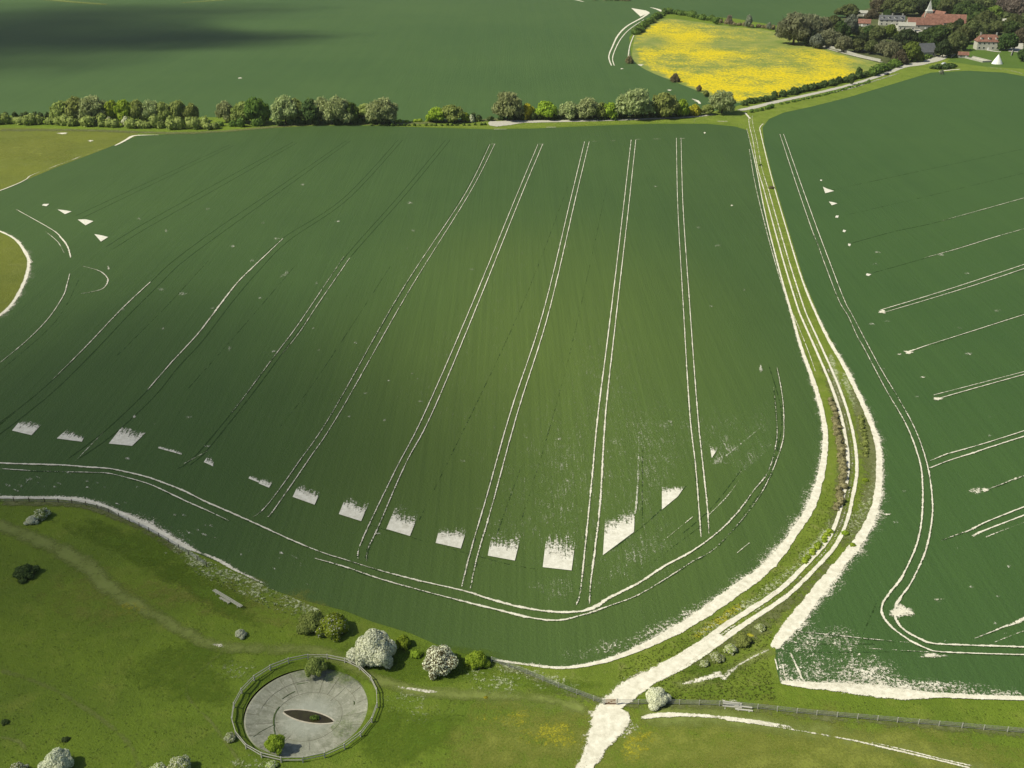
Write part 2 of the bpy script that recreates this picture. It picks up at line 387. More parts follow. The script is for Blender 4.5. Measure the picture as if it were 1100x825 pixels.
# buttercup meadow: triangulated over a grid so the flower density can vary
def meadow():
    pts = [(682,40),(686,33),(700,25),(716,20),(745,23),(780,28),(815,31),(842,37),(870,47),(905,58),(945,68),(948,73),(925,83),(895,90),(860,99),(830,106),(805,110),(788,110),(765,104),(745,96),(720,86),(700,78),(686,70),(679,60)]
    w = [G(*p) for p in pts]; w = catmull(w, 4, True)
    V2 = [p.xy for p in w]; n = len(V2); xs = [v.x for v in V2]; ys = [v.y for v in V2]
    ext = []
    for i in range(26):
        for j in range(26):
            ext.append(Vector((min(xs) + (max(xs) - min(xs)) * (i + .5) / 26 + R.uniform(-2, 2), min(ys) + (max(ys) - min(ys)) * (j + .5) / 26 + R.uniform(-2, 2))))
    r = geometry.delaunay_2d_cdt(V2 + ext, [], [list(range(n))], 1, 0.01)
    A = []
    for v in r[0]:
        dmin = min((v - q).length for q in V2)
        # the far third and the right end are mostly green
        dz = v.y * CP - (-H) * SP; qx = 550 + F * v.x / dz; qy = 412.5 - F * (v.y * SP - H * CP) / dz
        g1 = math.exp(-((qx - 700) / 22) ** 2 - ((qy - 45) / 9) ** 2); g2 = math.exp(-((qx - 850) / 60) ** 2 - ((qy - 46) / 11) ** 2); g3 = math.exp(-((qx - 935) / 38) ** 2 - ((qy - 72) / 18) ** 2); g4 = math.exp(-((qx - 770) / 35) ** 2 - ((qy - 48) / 5) ** 2)
        A.append(min(1, dmin / 7.0) * max(.0, 1.1 + .25 * (qy > 75) - .8 * g1 - .85 * g2 - .7 * g3 - .55 * g4))
    me = mesh('buttercup_meadow', [(v.x, v.y, 0.06) for v in r[0]], [tuple(f) for f in r[2]], meadow_mat(), A); bm_fix(me)
    tag(link('buttercup_meadow', me), kind='structure')
meadow()

# ---- worn paths, lanes and tints of the grass
s = Strip()
for a in [(760,800,300,45,.55),(930,812,200,35,.6),(560,790,90,36,.5),(30,160,60,14,.5),(640,772,60,14,.4),(300,655,60,20,.25),(140,640,110,30,.2),(230,640,60,20,.3)]: s.blob(*a)
s.build('dry_grass', M_DRY)
s = Strip()
for a in [(150,592,80,20,.7,.3,.42),(225,635,70,18,.6,.3,.5),(440,715,130,24,.6),(200,720,60,40,.5),(430,790,70,34,.6),(600,738,50,9,.5),(770,722,40,10,.5)]: s.blob(*a)
s.build('lush_grass', M_LUSH)
s = Strip()
s.add([(-30,556,2.5,.7),(0,565,2.6,.9),(47,583,2.8,1),(90,606,3,1),(118,632,2.6,1),(157,655,2.2,.8),(197,679,2,.8),(236,694,2,.85),(282,697,2,.6),(331,698,2,.6),(363,707,2,.7),(396,726,1.8,.9),(429,738,1.8,.9),(462,744,1.8,.8),(511,747,1.8,.7),(560,749,1.4,.8),(600,754,1.4,.85),(632,764,2,.9)], edge=.6)
s.add([(632,768,1.5,.6),(600,756,3,.5),(560,752,3,.4),(511,750,3,.3)], edge=.8)
s.add([(688,772,3.5,.9),(720,770,3.4,.9),(760,771,3,.8),(800,775,3,.8),(860,784,3.4,.8),(920,796,3.6,.8),(980,809,3.6,.8),(1040,824,3.6,.8),(1100,842,3.6,.8)], edge=.6)
s.add([(240,700,.5,.4),(200,740,.4,.4),(230,780,.4,.5),(262,825,.4,.5)], edge=.6)
s.add([(0,720,.6,.3),(60,742,.6,.4),(130,790,.6,.4),(150,825,.6,.3)], edge=.6)
s.add([(0,792,.5,.5),(20,797,.5,.6),(32,812,.5,.5)], edge=.6)
s.add([(720,737,1.6,.8),(744,733,1.8,.9),(775,724,1.8,.8),(795,715,1.6,.9),(810,706,1.5,.9),(828,697,2,.95)], edge=.6)
s.build('footpath', M_PATH)
# rank strips beside the track and below the hedges
s = Strip()
s.add([(885,390,2.6,.3),(900,430,3,.7),(906,470,3.4,.7),(908,500,3.2,.7),(903,540,3,.6),(893,572,3,.4)], edge=.5)
s.add([(916,418,1.5,.5),(926,450,3.5,.75),(933,480,4,.8),(936,505,4,.6),(934,530,3,.5),(925,560,3,.4),(905,590,3,.4)], edge=.5)
s.add([(880,600,3,.5),(845,632,3.5,.5),(805,668,3.5,.55),(770,692,3.5,.5),(735,712,2,.3)], edge=.5, off=-2)
s.add([(0,140,5,.6),(90,140,5,.6),(180,143,5,.7),(240,141,4,.7),(330,134,5,.7),(430,133,5,.8),(520,129,6,.7),(640,126,5,.6),(760,121,5,.6)], edge=.5)
s.add([(0,541,2.2,.75),(60,541,2.4,.75),(100,546,2,.7),(150,567,1.6,.5),(198,595,1.6,.5)], edge=.4)
s.add([(528,713,1.4,.4),(560,722,1.6,.5),(600,740,1.8,.55),(650,755,1.8,.55)], edge=.5)
s.add([(662,757,1.5,.5),(700,757,1.8,.5),(780,758,1.8,.55),(870,768,2,.55),(960,776,2,.5),(1100,788,2,.5),(1150,793,2,.5)], edge=.5)
s.build('rank_grass', M_SCRUB)
# white flower heads of the wild verge
s = Strip()
s.quad((213,618),(330,672),(345,656),(222,602),.22,.36,14,5)
s.quad((185,592),(213,618),(222,602),(190,584),.2,.5,6,4)
s.add([(530,713,1.5,.4),(560,722,4,.35),(590,731,4,.25),(620,742,3,.2)], edge=.6)
s.add([(500,718,4,.35),(530,733,5,.35),(560,740,4,.25)], edge=.6)
s.add([(892,380,1.2,.5),(896,400,2,.6),(902,425,2,.55),(909,445,1,.3)], edge=.6)
s.add([(905,400,1.5,.4),(917,430,2.4,.6),(922,445,2,.5),(925,470,1,.3)], edge=.6)
s.add([(936,470,1.5,.3),(941,500,2.4,.55),(938,530,3,.6),(928,548,4,.5),(912,580,3,.35)], edge=.6)
s.add([(908,560,2,.4),(893,585,2.5,.45),(860,620,2,.35),(815,655,2,.35),(760,690,2,.3)], edge=.6, off=2.2)
s.blob(455,765,40,14,.22); s.blob(250,720,30,16,.2); s.blob(270,820,40,10,.3); s.blob(440,748,30,8,.3)
s.build('wildflowers', M_FLOWER)
s = Strip()
for a in [(590,790,36,16,.35),(545,772,30,10,.25),(680,800,16,22,.3),(805,683,5,3,.8),(778,668,14,5,.5),(770,690,10,4,.4),(690,790,20,10,.25),(905,520,5,10,.3),(145,655,20,8,.2)]: s.blob(*a)
s.add([(800,648,1.2,.5),(770,668,1.5,.55),(745,686,1.2,.4)], edge=.6)
s.build('buttercups', M_BUTTER)
# ---- wheelings in the crop, the shade in their gaps painted dark
s = Strip()
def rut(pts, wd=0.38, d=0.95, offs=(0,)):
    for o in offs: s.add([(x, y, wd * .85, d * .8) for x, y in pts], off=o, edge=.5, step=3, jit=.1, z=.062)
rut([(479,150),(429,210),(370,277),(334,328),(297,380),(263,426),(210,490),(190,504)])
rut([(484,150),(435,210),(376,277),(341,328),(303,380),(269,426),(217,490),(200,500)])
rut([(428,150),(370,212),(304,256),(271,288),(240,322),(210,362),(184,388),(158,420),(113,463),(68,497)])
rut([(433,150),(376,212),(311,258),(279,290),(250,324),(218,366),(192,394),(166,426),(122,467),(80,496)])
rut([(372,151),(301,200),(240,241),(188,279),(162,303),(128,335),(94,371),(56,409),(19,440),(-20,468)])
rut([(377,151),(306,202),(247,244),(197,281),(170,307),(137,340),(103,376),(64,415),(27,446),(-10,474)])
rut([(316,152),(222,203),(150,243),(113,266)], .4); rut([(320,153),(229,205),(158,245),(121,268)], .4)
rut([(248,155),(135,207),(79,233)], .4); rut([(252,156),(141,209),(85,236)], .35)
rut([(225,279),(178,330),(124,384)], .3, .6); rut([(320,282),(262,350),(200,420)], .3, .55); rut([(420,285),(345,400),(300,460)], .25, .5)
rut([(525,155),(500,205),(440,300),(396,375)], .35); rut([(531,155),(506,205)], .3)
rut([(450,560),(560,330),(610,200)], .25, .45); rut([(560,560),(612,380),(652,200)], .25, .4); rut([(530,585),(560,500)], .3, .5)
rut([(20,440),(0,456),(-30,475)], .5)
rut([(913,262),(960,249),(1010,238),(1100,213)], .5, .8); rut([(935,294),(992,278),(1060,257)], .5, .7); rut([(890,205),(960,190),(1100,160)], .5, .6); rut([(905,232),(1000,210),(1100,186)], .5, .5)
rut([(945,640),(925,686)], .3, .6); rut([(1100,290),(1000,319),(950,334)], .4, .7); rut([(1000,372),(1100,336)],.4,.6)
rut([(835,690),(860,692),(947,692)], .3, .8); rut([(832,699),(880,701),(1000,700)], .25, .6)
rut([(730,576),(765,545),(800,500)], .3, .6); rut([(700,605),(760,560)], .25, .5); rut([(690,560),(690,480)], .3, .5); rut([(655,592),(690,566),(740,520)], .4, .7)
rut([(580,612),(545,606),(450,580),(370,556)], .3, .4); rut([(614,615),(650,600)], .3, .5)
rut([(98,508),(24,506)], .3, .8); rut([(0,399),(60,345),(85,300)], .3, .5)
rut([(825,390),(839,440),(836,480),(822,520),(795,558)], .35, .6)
s.build('shaded_wheeling', M_RUT_SHADE)

# ---- chalk: bare field margins, wheelings and unsown patches
ZB[0] = 0.135
s = Strip(.62); RUT_SHADES = Strip()
def pr(pts):
    s.add([(x, y, w * .80, min(1.0, .12 + d) * .92 * R.uniform(.96, 1.04)) for x, y, w, d in pts], edge=.55, step=.8, jit=.3)
    if len(pts) > 3: RUT_SHADES.add([(x, y, .55, .5) for x, y, w, d in pts], edge=.5, step=3, z=.061)
# tramlines with chalk showing (each wheel on its own)
pr([(726.5,148,.4,.9),(728,220,.4,.9),(734,330,.42,.8),(740.6,440,.5,.75),(747,500,.5,.7),(751,550,.5,.8),(753,578,.4,.3)])
pr([(731.5,148,.4,.9),(733.6,220,.4,.9),(741,330,.42,.8),(749,440,.5,.75),(755,500,.5,.7),(759.5,542,.6,.8),(761.5,575,.4,.35)])
pr([(678,150,.45,.95),(670,220,.45,.95),(657,330,.5,.95),(643,440,.6,.85),(636,513,.6,.75),(627,603,.55,.7),(623,638,.5,.5),(618,652,.4,.4)])
pr([(683,150,.45,.95),(675.5,220,.45,.95),(663,330,.5,.95),(651,440,.6,.85),(645,536,.75,.7),(639,591,.7,.75),(634.5,626,.5,.6),(633,650,.4,.4)])
pr([(628,152,.4,.95),(614,210,.45,.9),(585,330,.45,.85),(549.4,440,.45,.85),(523,533,.45,.75),(506,591,.5,.6),(495.6,632,.5,.6)])
pr([(633,152,.4,.95),(619,210,.45,.9),(591,330,.45,.85),(557,440,.45,.85),(529,542,.45,.7),(513,597,.5,.55),(505,634,.5,.5)])
pr([(578,155,.4,.9),(555,210,.42,.85),(510,320,.42,.8),(458,440,.42,.75),(424,507,.42,.7),(389.5,579.5,.5,.5),(384,602,.5,.35)])
pr([(583,155,.4,.9),(560,210,.42,.85),(516,320,.42,.8),(466,440,.42,.75),(436,498,.42,.7),(407,565,.42,.5),(395,591,.45,.35),(394,604,.4,.3)])
pr([(526.5,155,.35,.7),(500,208,.4,.7),(433,310,.35,.45),(359,440,.35,.45),(320,498,.35,.5),(288,542,.4,.5),(271,557,.4,.3)])
pr([(531.5,155,.35,.75),(506,205,.4,.75),(441,310,.35,.6),(367,440,.4,.6),(331,495,.4,.6),(296.5,545,.5,.6),(288,556,.4,.3)])
pr([(370,275,.4,.3),(334.6,328,.4,.55),(316,355,.4,.6),(297,380,.4,.5),(263,425.6,.35,.35),(248,445,.3,.2)])
pr([(376,277,.4,.5),(341,328,.4,.6),(322,357,.4,.5),(303,381,.3,.3)])
pr([(304.5,256,.4,.7),(290,270,.6,.65),(271,288,.8,.6),(255,304,.8,.65),(240,323,1.0,.72),(225,343,.8,.68),(210,362,.7,.7),(184,390,.6,.7),(158,420,.4,.5)])
pr([(162,303,.5,.7),(150,314,.7,.65),(128,335,.6,.6),(94,371,.5,.5),(56,409,.4,.4)])
pr([(225,484,.35,.3),(195,500,.35,.35)]); pr([(113,463,.35,.3),(80,497,.4,.35)])
# cross bars at the top ends
for x, y in [(528,155),(580,155),(637,152),(684,150),(731,149)]: pr([(x-2,y,.4,.5),(x+5,y,.6,.7)])
pr([(654,151.5,.5,.4),(662,151.5,.6,.6)]); pr([(700,149.5,.5,.3),(711,149.5,.6,.6)]); pr([(770,130.5,1.8,.9),(782,130.6,1.4,.9)]); pr([(763,107,1,.1),(745,131.5,.4,.3)])
pr([(586,137,1.2,.8),(598,136.8,1.0,.8)]); pr([(530,139,1.2,.5),(545,139,1,.6)])
# headland wheelings round the main field
pr([(-30,496,.7,.9),(0,498,.9,1),(64,500,1.0,1),(91,502,.9,1),(118,504,.8,1),(138,508,.8,1.05),(158,513,.8,1.05),(178,520,.8,1),(198,528,.8,1),(220,539,.7,.95),(250,552,.7,.95),(279,565,.65,.95),(314,581,.6,.75),(346,594,.4,.6),(378,604,.4,.4),(407,613,.5,.6),(453,625,.7,.85),(497,635,.8,.9),(526,644,.9,1),(560,653,1,1),(590,657.5,1,1),(615,658,1.1,1),(636,654,1.2,.95),(656,642,1.1,.95),(685,627.5,1,.95),(714,608.6,.9,.9),(743.5,592.6,.6,.8),(772.5,571,.6,.55),(793,550,.6,.55),(810,527,.5,.5),(825,507,.5,.35),(834,475,.4,.4),(834,449,.4,.35),(831,416,.3,.3)])
pr([(0,504,.5,.7),(24,505.5,.5,.8),(40,506.5,.3,.2),(98,508,.4,.6),(116,509,.5,.8),(138,514,.45,.7),(164,522,.5,.8),(198,538,.6,.9),(225,550,.5,.7),(248,561,.3,.3)])
pr([(337,600,.35,.35),(369,609,.6,.8),(384,614,.5,.5),(410,623,.6,.75),(453,635,.5,.5),(480,642,.5,.6),(503,648,.8,.9),(540,657,.9,.95),(569,664,.9,.95),(598,667,.8,.85),(627,661,.7,.6),(656,651,.5,.5),(685,640,.5,.6),(714,623,.5,.6),(743.5,604,.45,.45),(772,586,.4,.25),(816,533,.4,.35),(839,481,.45,.6),(842,452,.5,.6),(840,424,.45,.55),(834.5,394.5,.35,.4)])
pr([(760,555,.4,.45),(780,535,.4,.4),(795,515,.4,.35)]); pr([(712,582,.3,.35),(745,555,.3,.35)]); pr([(790,596,.3,.5),(806,583,.3,.5)])
# headland curve at the left
pr([(17,225,.4,.4),(22.5,228,.5,.9),(56,247,.6,.9),(66,256,.9,.9),(73,266,1.1,.95),(76,277,.8,.8)])
pr([(49,249,.4,.4),(62,260,.5,.55),(69,272,.4,.4)])
pr([(75,294,.5,.7),(72,306,.6,.7),(68,318,.5,.6),(53,341,.45,.65),(30,365,.4,.55),(0,390,.35,.5)])
pr([(88,286,.3,.3),(103,290,.4,.6),(111,294,.8,.75),(116,301,.9,.7),(111,310,.7,.7),(98,314,.4,.6),(85,316,.3,.4)])
pr([(116,285,.8,.3),(117,290,1.2,.5)])
# field margins
s.add([(-40,534.5,1.2,1.2),(0,535,1.3,1.3),(60,535.5,1.6,1.3),(82,537,1.9,1.3),(102,541,1.8,1.1),(116,545.5,1.0,.6),(124,549,1.4,.8),(134,554,2.0,1.2),(155,564,2.2,1.25),(178,576,2.2,1.2),(198,587,1.8,1.1),(214,594,.8,.5),(230,600,1.2,.8),(245,608,1.3,.9),(255,614,.8,.6),(290,630,.5,.35)], edge=.3, fl=(3.2,.36), step=1.2)
s.add([(-20,244,1.1,1.1),(0,249,1.1,1.2),(17,258,1.3,1.2),(28,273,1.5,1.15),(31,283,1.6,1.1),(27,301,1.7,1.0),(15,324,1.7,1.1),(0,339,1.6,1.0),(-20,350,1.6,.9)], edge=.3, fl=(4.5,.33), step=1.2)
s.add([(-20,211,1,1),(0,205,1,1.1),(18,198,1,1),(28,193,.8,.6),(33,189,.7,.9),(48,183,.5,.2),(60,178.5,.8,.7),(70,174.5,.6,.3),(80,171,.9,.7),(95,165,.5,.1),(110,160,.4,.3)], edge=.5)
s.add([(123,157,1.2,1),(132,152.5,2,1.1),(138,149,2.5,1.2),(143,146.3,3,1.2),(152,145.5,1.8,1),(172,145.2,.8,.6)], edge=.4)
s.add([(802,138,.5,.3),(811,175,.5,.85),(822,230,.6,.95),(837,290,.75,1),(851,340,1.1,1.1),(860,372,1.3,1.2),(870,400,1.6,1.2),(878,424,1.7,1.3),(886,460,1.8,1.3),(884.5,496,2.2,1.3),(873,540,2.6,1.3),(851,576,2.8,1.3),(833,600,3.2,1.3),(815,617,3.7,1.3),(787,637,4.0,1.3),(755,660,3.6,1.3),(720,681,2.9,1.3),(680,700,1.9,1.2),(645,712,1.3,1),(605,718,1.1,.9),(570,715,.9,.75),(530,709.5,.7,.75)], edge=.2, fr=(2.4,.45), step=1.0)
s.add([(795,622,3,.1),(750,652,3,.32),(700,680,4,.30),(650,697,4,.22),(600,706,3,.12)], edge=.8)
s.add([(820,133,.7,.7),(816.5,137,.8,.8),(817,143,.7,.9),(828.5,190,.55,.9),(845,247,.65,1),(862,302,.8,1),(880,345,1.2,1.15),(892,369,1.4,1.2),(907,394.5,1.7,1.3),(925,431,1.8,1.3),(941,471,2.0,1.3),(944.5,504,2.1,1.3),(941,540,2.3,1.3),(928,573,2.9,1.3),(906,602,3.1,1.3),(882,631,3.5,1.3),(852,670,3.9,1.3),(836,690,3.2,1.2),(832,698,1.6,1)], edge=.2, fl=(2.4,.45), step=1.0)
s.add([(836,733,.8,.9),(860,736,1.9,1.2),(900,739,2.8,1.3),(940,743,3.6,1.3),(968,746,3.8,1.25),(985,747,2.8,1.2),(1010,747.5,1.5,1.2),(1040,749,1.4,1.2),(1100,751,1.2,1.2),(1160,753,1.2,1.1)], wf=1.2, edge=.3, fl=(2.8,.4), fr=(.6,.2), step=1.0)
# the worn corner of the right-hand field
s.quad((838,734),(930,741),(915,702),(835,700),.40,.20,10,8); s.blob(930,722,55,20,.34,.3,.15); s.blob(985,738,60,9,.45,.3,.05)
s.blob(868,692,36,14,.30,.3,-.3); s.blob(905,690,34,16,.24,.3); s.blob(860,672,26,8,.32,.3,-.8)
s.quad((905,735),(1100,750),(1090,738),(930,722),.42,.06,12,5)
for q in [[(836,722,.5,.8),(832,707,.5,.7)],[(848,700,.5,.6),(856,717,.7,.9),(862,732,.8,1)],[(846,678,.3,.35),(900,683,.3,.4),(925,686,.4,.4),(978,691,.4,.35)],[(930,697,.3,.3),(1000,701,.3,.2)],[(840,712,.5,.5),(844,731,.6,.7)],[(905,678,1.0,.3),(915,710,1.4,.35),(898,730,2,.4)],[(925,700,.8,.6),(920,707,.8,.6)]]: pr(q)
# right-field headland
pr([(837.6,144,.4,.8),(854,194,.45,.8),(871,244,.45,.7),(878,262,.4,.3),(886,284,.45,.7),(901,323,.4,.5),(911,340,.4,.5),(921,362,.4,.6),(929,376,.45,.5),(951,418,.45,.6),(973,456,.5,.6),(987,493,.6,.9),(991,522,.6,.9),(990,558,.6,.85),(984,587,.6,.85),(969,620,.65,.95),(959,633,.75,1),(948.5,648,.7,.95),(947,658,.7,.9),(952,668,.8,.9),(962.5,678.5,.8,.9),(978,689,.8,.9),(995,697,.7,.9),(1013,701,.5,.85),(1099,704,.45,.7),(1140,705,.45,.7)])
pr([(841.5,144,.4,.85),(859,194,.45,.85),(877,244,.45,.8),(892,284,.45,.75),(907,323,.4,.6),(916,340,.4,.5),(944,393,.45,.6),(965.5,429,.4,.4),(984,464,.45,.6),(996,500,.6,.8),(1001,533,.55,.85),(1001,558,.55,.8),(994.5,591,.6,.75),(980,624,.55,.8),(969,640,.6,.8),(962.5,650.5,.9,1),(961,662,1.1,1),(965,671,.9,1),(975,680,.9,.95),(990.5,688,.9,.95),(1003,692,.8,1),(1049,694,.6,1),(1099,695.6,.7,1),(1140,697,.7,.9)])
s.blob(968,658,16,8,.85); s.blob(975,659,9,4,.7); s.blob(1008,645,8,2.5,.35); s.blob(1000,705,16,3,.5)
# right-field wheelings
pr([(1010,238,.4,.3),(1050,227,.4,.65),(1100,213,.45,.8)])
pr([(992,277.6,.4,.3),(1030,267,.5,.8),(1065,256,.5,.8),(1100,246,.4,.5)])
pr([(945,333.6,.55,.9),(1000,317,.5,.9),(1050,301,.5,.95),(1110,281,.55,.95)]); pr([(948,336.5,.5,.8),(1000,321,.4,.8),(1050,305.5,.5,.9),(1110,285.5,.5,.95)])
s.blob(948,335,5,2.5,.9)
pr([(970,377,.6,.5),(976,378,1.2,.9),(1000,370,.4,.7),(1038,358,.45,.8),(1110,335,.45,.8)]); s.blob(976,379,5,2.2,.95); s.blob(966,381,4,1,.5); s.blob(991,405.5,4,1.4,.6)
pr([(1002,425,.4,.6),(1045,414,.4,.7),(1110,397,.4,.6)]); pr([(1003,430,1.0,.8),(1010,428,.5,.8),(1045,418,.5,.9),(1110,400,.5,.8)]); s.blob(1007,429,6,2,.8)
pr([(998,496,.5,.3),(1015,489,.6,.7),(1027,485.5,.7,.85),(1060,476,.5,.8),(1110,460,.5,.9)]); pr([(998,503.6,.5,.5),(1020,495,.6,.7),(1045.5,487,.9,.9),(1060,482,.6,.85),(1110,466,.6,.95)])
s.blob(1048,528,9,4.5,.62); s.blob(1058,527,5,3,.7); pr([(1062,526,.5,.5),(1080,519,.4,.3),(1096,513,1.2,.5),(1110,510,.6,.5)])
pr([(1009,582,.4,.3),(1025,576,.5,.35),(1042,570,.8,.6),(1060,561,.6,.9),(1110,541,.6,.95)]); pr([(1044,577,1.2,.6),(1058,570,.6,.9),(1110,550,.6,.9)]); pr([(1058,578,.8,.6),(1075,571,.4,.4),(1110,558,.3,.3)])
pr([(1045,687,.3,.5),(1067,678.5,.35,.6),(1080,673,.8,.7),(1087,671,1.4,.8),(1110,661,1.4,.85)]); pr([(1067,691,.3,.3),(1095,680,.4,.5),(1110,676,.3,.4)])
s.blob(952,553,6,1.4,.55); s.blob(1008,646,5,3,.4)
# the middle track
tk = [(806,124,1.2),(807,135,1.2),(811,152,1.1),(816,180,1.1),(823,204,1.1),(831,233,1.0),(838,258,1.0),(847,289,.95),(860,330,.9),(866,345,.9),(880,376,1.0),(896,413,1.1),(907,445,1.1),(914,478,1.15),(915.5,507,1.2),(911,533,1.2),(905,558,1.1),(893,584,1.25),(871,609,1.35),(842,637,1.5),(808,660,1.7),(785,675,1.8),(759,694,1.9),(734,710,2.1),(712,722,2.4)]
s.add([(x, y, w * min(1, .35 + y / 600), .55 + .6 * min(1, max(0, (y - 150) / 250))) for x, y, w in tk], off=1.0, edge=.25, step=1.0)
s.add([(x, y, w * min(.9, .3 + y / 650), .45 + .65 * min(1, max(0, (y - 150) / 300))) for x, y, w in tk], off=-.95, edge=.3, step=1.0)
s.add([(x, y, .5, .25 + .5 * (y > 690)) for x, y, w in tk], edge=.5)
s.add([(775,682,1.2,1.0),(759,693,1.8,1.15),(735,708,2.3,1.25),(712,722,3.0,1.3),(696,729,3.6,1.3),(680,739,3.8,1.3),(668,748,3.5,1.3),(661,754,3.2,1.3),(657,759,3.0,1.3),(656,764,5.0,1.3),(656,772,6.6,1.3),(652,782,5.6,1.3),(645,795,3.8,1.25),(636,812,3.2,1.0),(628,826,2.8,.9),(618,845,2.6,.9)], edge=.22, fr=(1.2,.3), step=.8, wf=1.5)
s.add([(852,338,.3,.5),(866,372,.35,.7),(876,400,.35,.6)], off=0, edge=.4)
s.add([(807,160,.35,.5),(813,195,.35,.6),(824,240,.4,.6),(838,290,.4,.6),(856,345,.45,.6),(872,392,.4,.5)], off=1.0, edge=.4)
s.add([(800,121,1.5,.9),(806,128,1.6,.8)], edge=.4); s.add([(812,140,.5,.5),(816,141,.6,.6)], edge=.4)
s.add([(686,773,.7,.7),(700,770,1.2,1.1),(720,768.5,1.2,1.1),(742,769,.9,.8),(770,771,.8,.6),(785,773,1.2,.85),(800,775,1.2,.85),(830,779,.9,.6),(860,784,.6,.5)], wf=1.2, edge=.4)
s.add([(805,777,.5,.6),(860,786,.5,.55),(920,797,.5,.6),(950,804,.7,.85),(980,811,.6,.85),(1010,818,.5,.7),(1050,828,.6,.8)], edge=.5)
s.add([(930,797,.4,.4),(970,806,.4,.7),(1010,816,.4,.7),(1050,825,.5,.7)], edge=.5)
s.add([(663,795,2.8,.4),(675,785,3,.5),(688,776,2.4,.5)], edge=.6); s.add([(630,766,1,.3),(640,768,2.4,.7),(650,771,3,1)], edge=.5)
s.add([(225,692,.5,.4),(236,694,1.2,.6),(246,696,.6,.3)], edge=.4); s.add([(420,737,.5,.35),(440,740.5,.8,.55),(458,743,1.1,.55),(472,744,.7,.4)], edge=.4)
s.add([(728,736,.8,.5),(744,733,1.1,.55),(770,726,1.6,.65),(778,727,1.6,.6),(795,714,.6,.4),(828,697,.8,.6)], edge=.5)
s.blob(771,724,6,3,.75); s.blob(778,729,4,3,.7); s.blob(787,754,6,2.5,.6); s.blob(777,753,4,2,.5)
# far fields
s.add([(697,14,4.5,1.1),(690,19,3.2,1.1),(674,28,2.6,1.0),(664,38,2.2,1),(658,50,1.6,1),(654,61,1.3,1),(657,71,1.2,.8)], edge=.4, step=3)
s.add([(692,21,1.2,.8),(677,31,1.3,.9),(667.5,41,1.2,.9),(661,53,1.1,.95),(658,63,1.0,.95),(660,71,1,.8)], edge=.4, step=3)
s.quad((688,18),(698,13.5),(694,11.5),(678,8.8),1.2,.9)
s.add([(698,8,2,.6),(706,10,6,1),(715,14,6,1)], edge=.4); s.add([(681,38,1.3,.8),(678,45,1.3,.8),(676,52,1.2,.8),(674.5,64,1.3,.8)], edge=.4)
s.add([(743,106.5,1.2,1),(749,108.5,2.6,1),(752,112,2,1)], edge=.4); s.add([(745,108,1,1),(752,111,1,1)], edge=.3)
s.add([(765,104.5,3,.8),(762,103,2,.9)], edge=.4); s.add([(615,-1,5,.7),(627,2,4,.7)], edge=.4)
s.blob(258,84,3,.7,.7); s.blob(688,70,4,1,.8); s.blob(668,74,2,.6,.7); s.blob(719,97,3,1,.7); s.blob(67,143.5,7,1,.9); s.blob(97,151.5,4,1,.7); s.blob(757,143,1.5,1,.8); s.blob(786,221,1.5,1,.8); s.blob(1077,3,6,2,.6)
s.add([(1008,77,2,.9),(1020,75.5,3.2,1),(1032,74.5,1.6,.9)], edge=.4)
s.build('bare_chalk', M_CHALK); RUT_SHADES.build('shaded_wheeling', M_RUT_SHADE)
# unsown squares, thinning out along the drilled rows
s = Strip()
T = [((583,610),(614,613.5),(618.5,575),(587,574)),((524,597.6),(553,603),(559.5,576),(528.5,573)),((468,584),(495,590),(501,572),(473,566)),((415,569),(440.4,576.6),(450,552),(425,545)),((364,553),(388,560.6),(395,546),(371,538)),((314.5,534.5),(338,543),(344,532),(321,523))]
for q in T:
    q = [q[0], q[1], (q[2][0] + (q[2][0] - q[1][0]) * .25, q[2][1] - 6), (q[3][0] + (q[3][0] - q[0][0]) * .25, q[3][1] - 6)]; s.quad(*q, 1.5, -.02, 6, 10, .62)
s.quad((13,463),(34,468),(45,456),(23,451),1.1,.25); s.quad((61,471.5),(88,475),(92,467),(73,461),1.1,.05); s.quad((117,477),(142,479.5),(157,465),(131,459),1.15,.35)
s.quad((647.6,597),(681,572),(682,545),(651,545),1.6,.0,8,8,.7); s.quad((711,548),(728,534),(737,521),(711,519),1.4,.1); s.quad((764.5,492.5),(765,492),(772,481),(762.5,480),1.1,.4)
s.quad((219,497),(229,501.5),(230,494),(225,488),.8,.2); s.quad((267,514.5),(278,519),(279,515),(269,511),.95,.1); s.quad((278,520),(289,524.5),(294,517),(281,514),.95,.1)
s.quad((170,482),(195,489),(196,486),(171,480),.8,.3,6,2)
for tri in [((62,225.5),(70,230.5),(77,227.5),(68,226)),((83.5,236.3),(92,242.5),(100.5,238),(92,236)),((101.5,252),(108.5,260),(116.5,255),(108,253)),((45,221),(50,222),(53,219.5),(47,219.5)),((884,201),(886.5,208),(896,205.5),(888,203)),((890.3,217),(893.5,221),(899.5,219),(894,217.5)),((897,234),(900,234.5),(901,232),(898,232)),((905,249),(907,250),(909,248),(906,247)),((911,264),(913,265),(914,262.5),(911,262)),((881,194.5),(883,194.7),(883,193.4),(881,193.3)),((930,296),(933,297),(936,295),(931,294))]:
    s.quad(*tri, 1.2, .8, 3, 3)
s.build('bare_chalk', M_CHALK_ROWS); s = Strip()
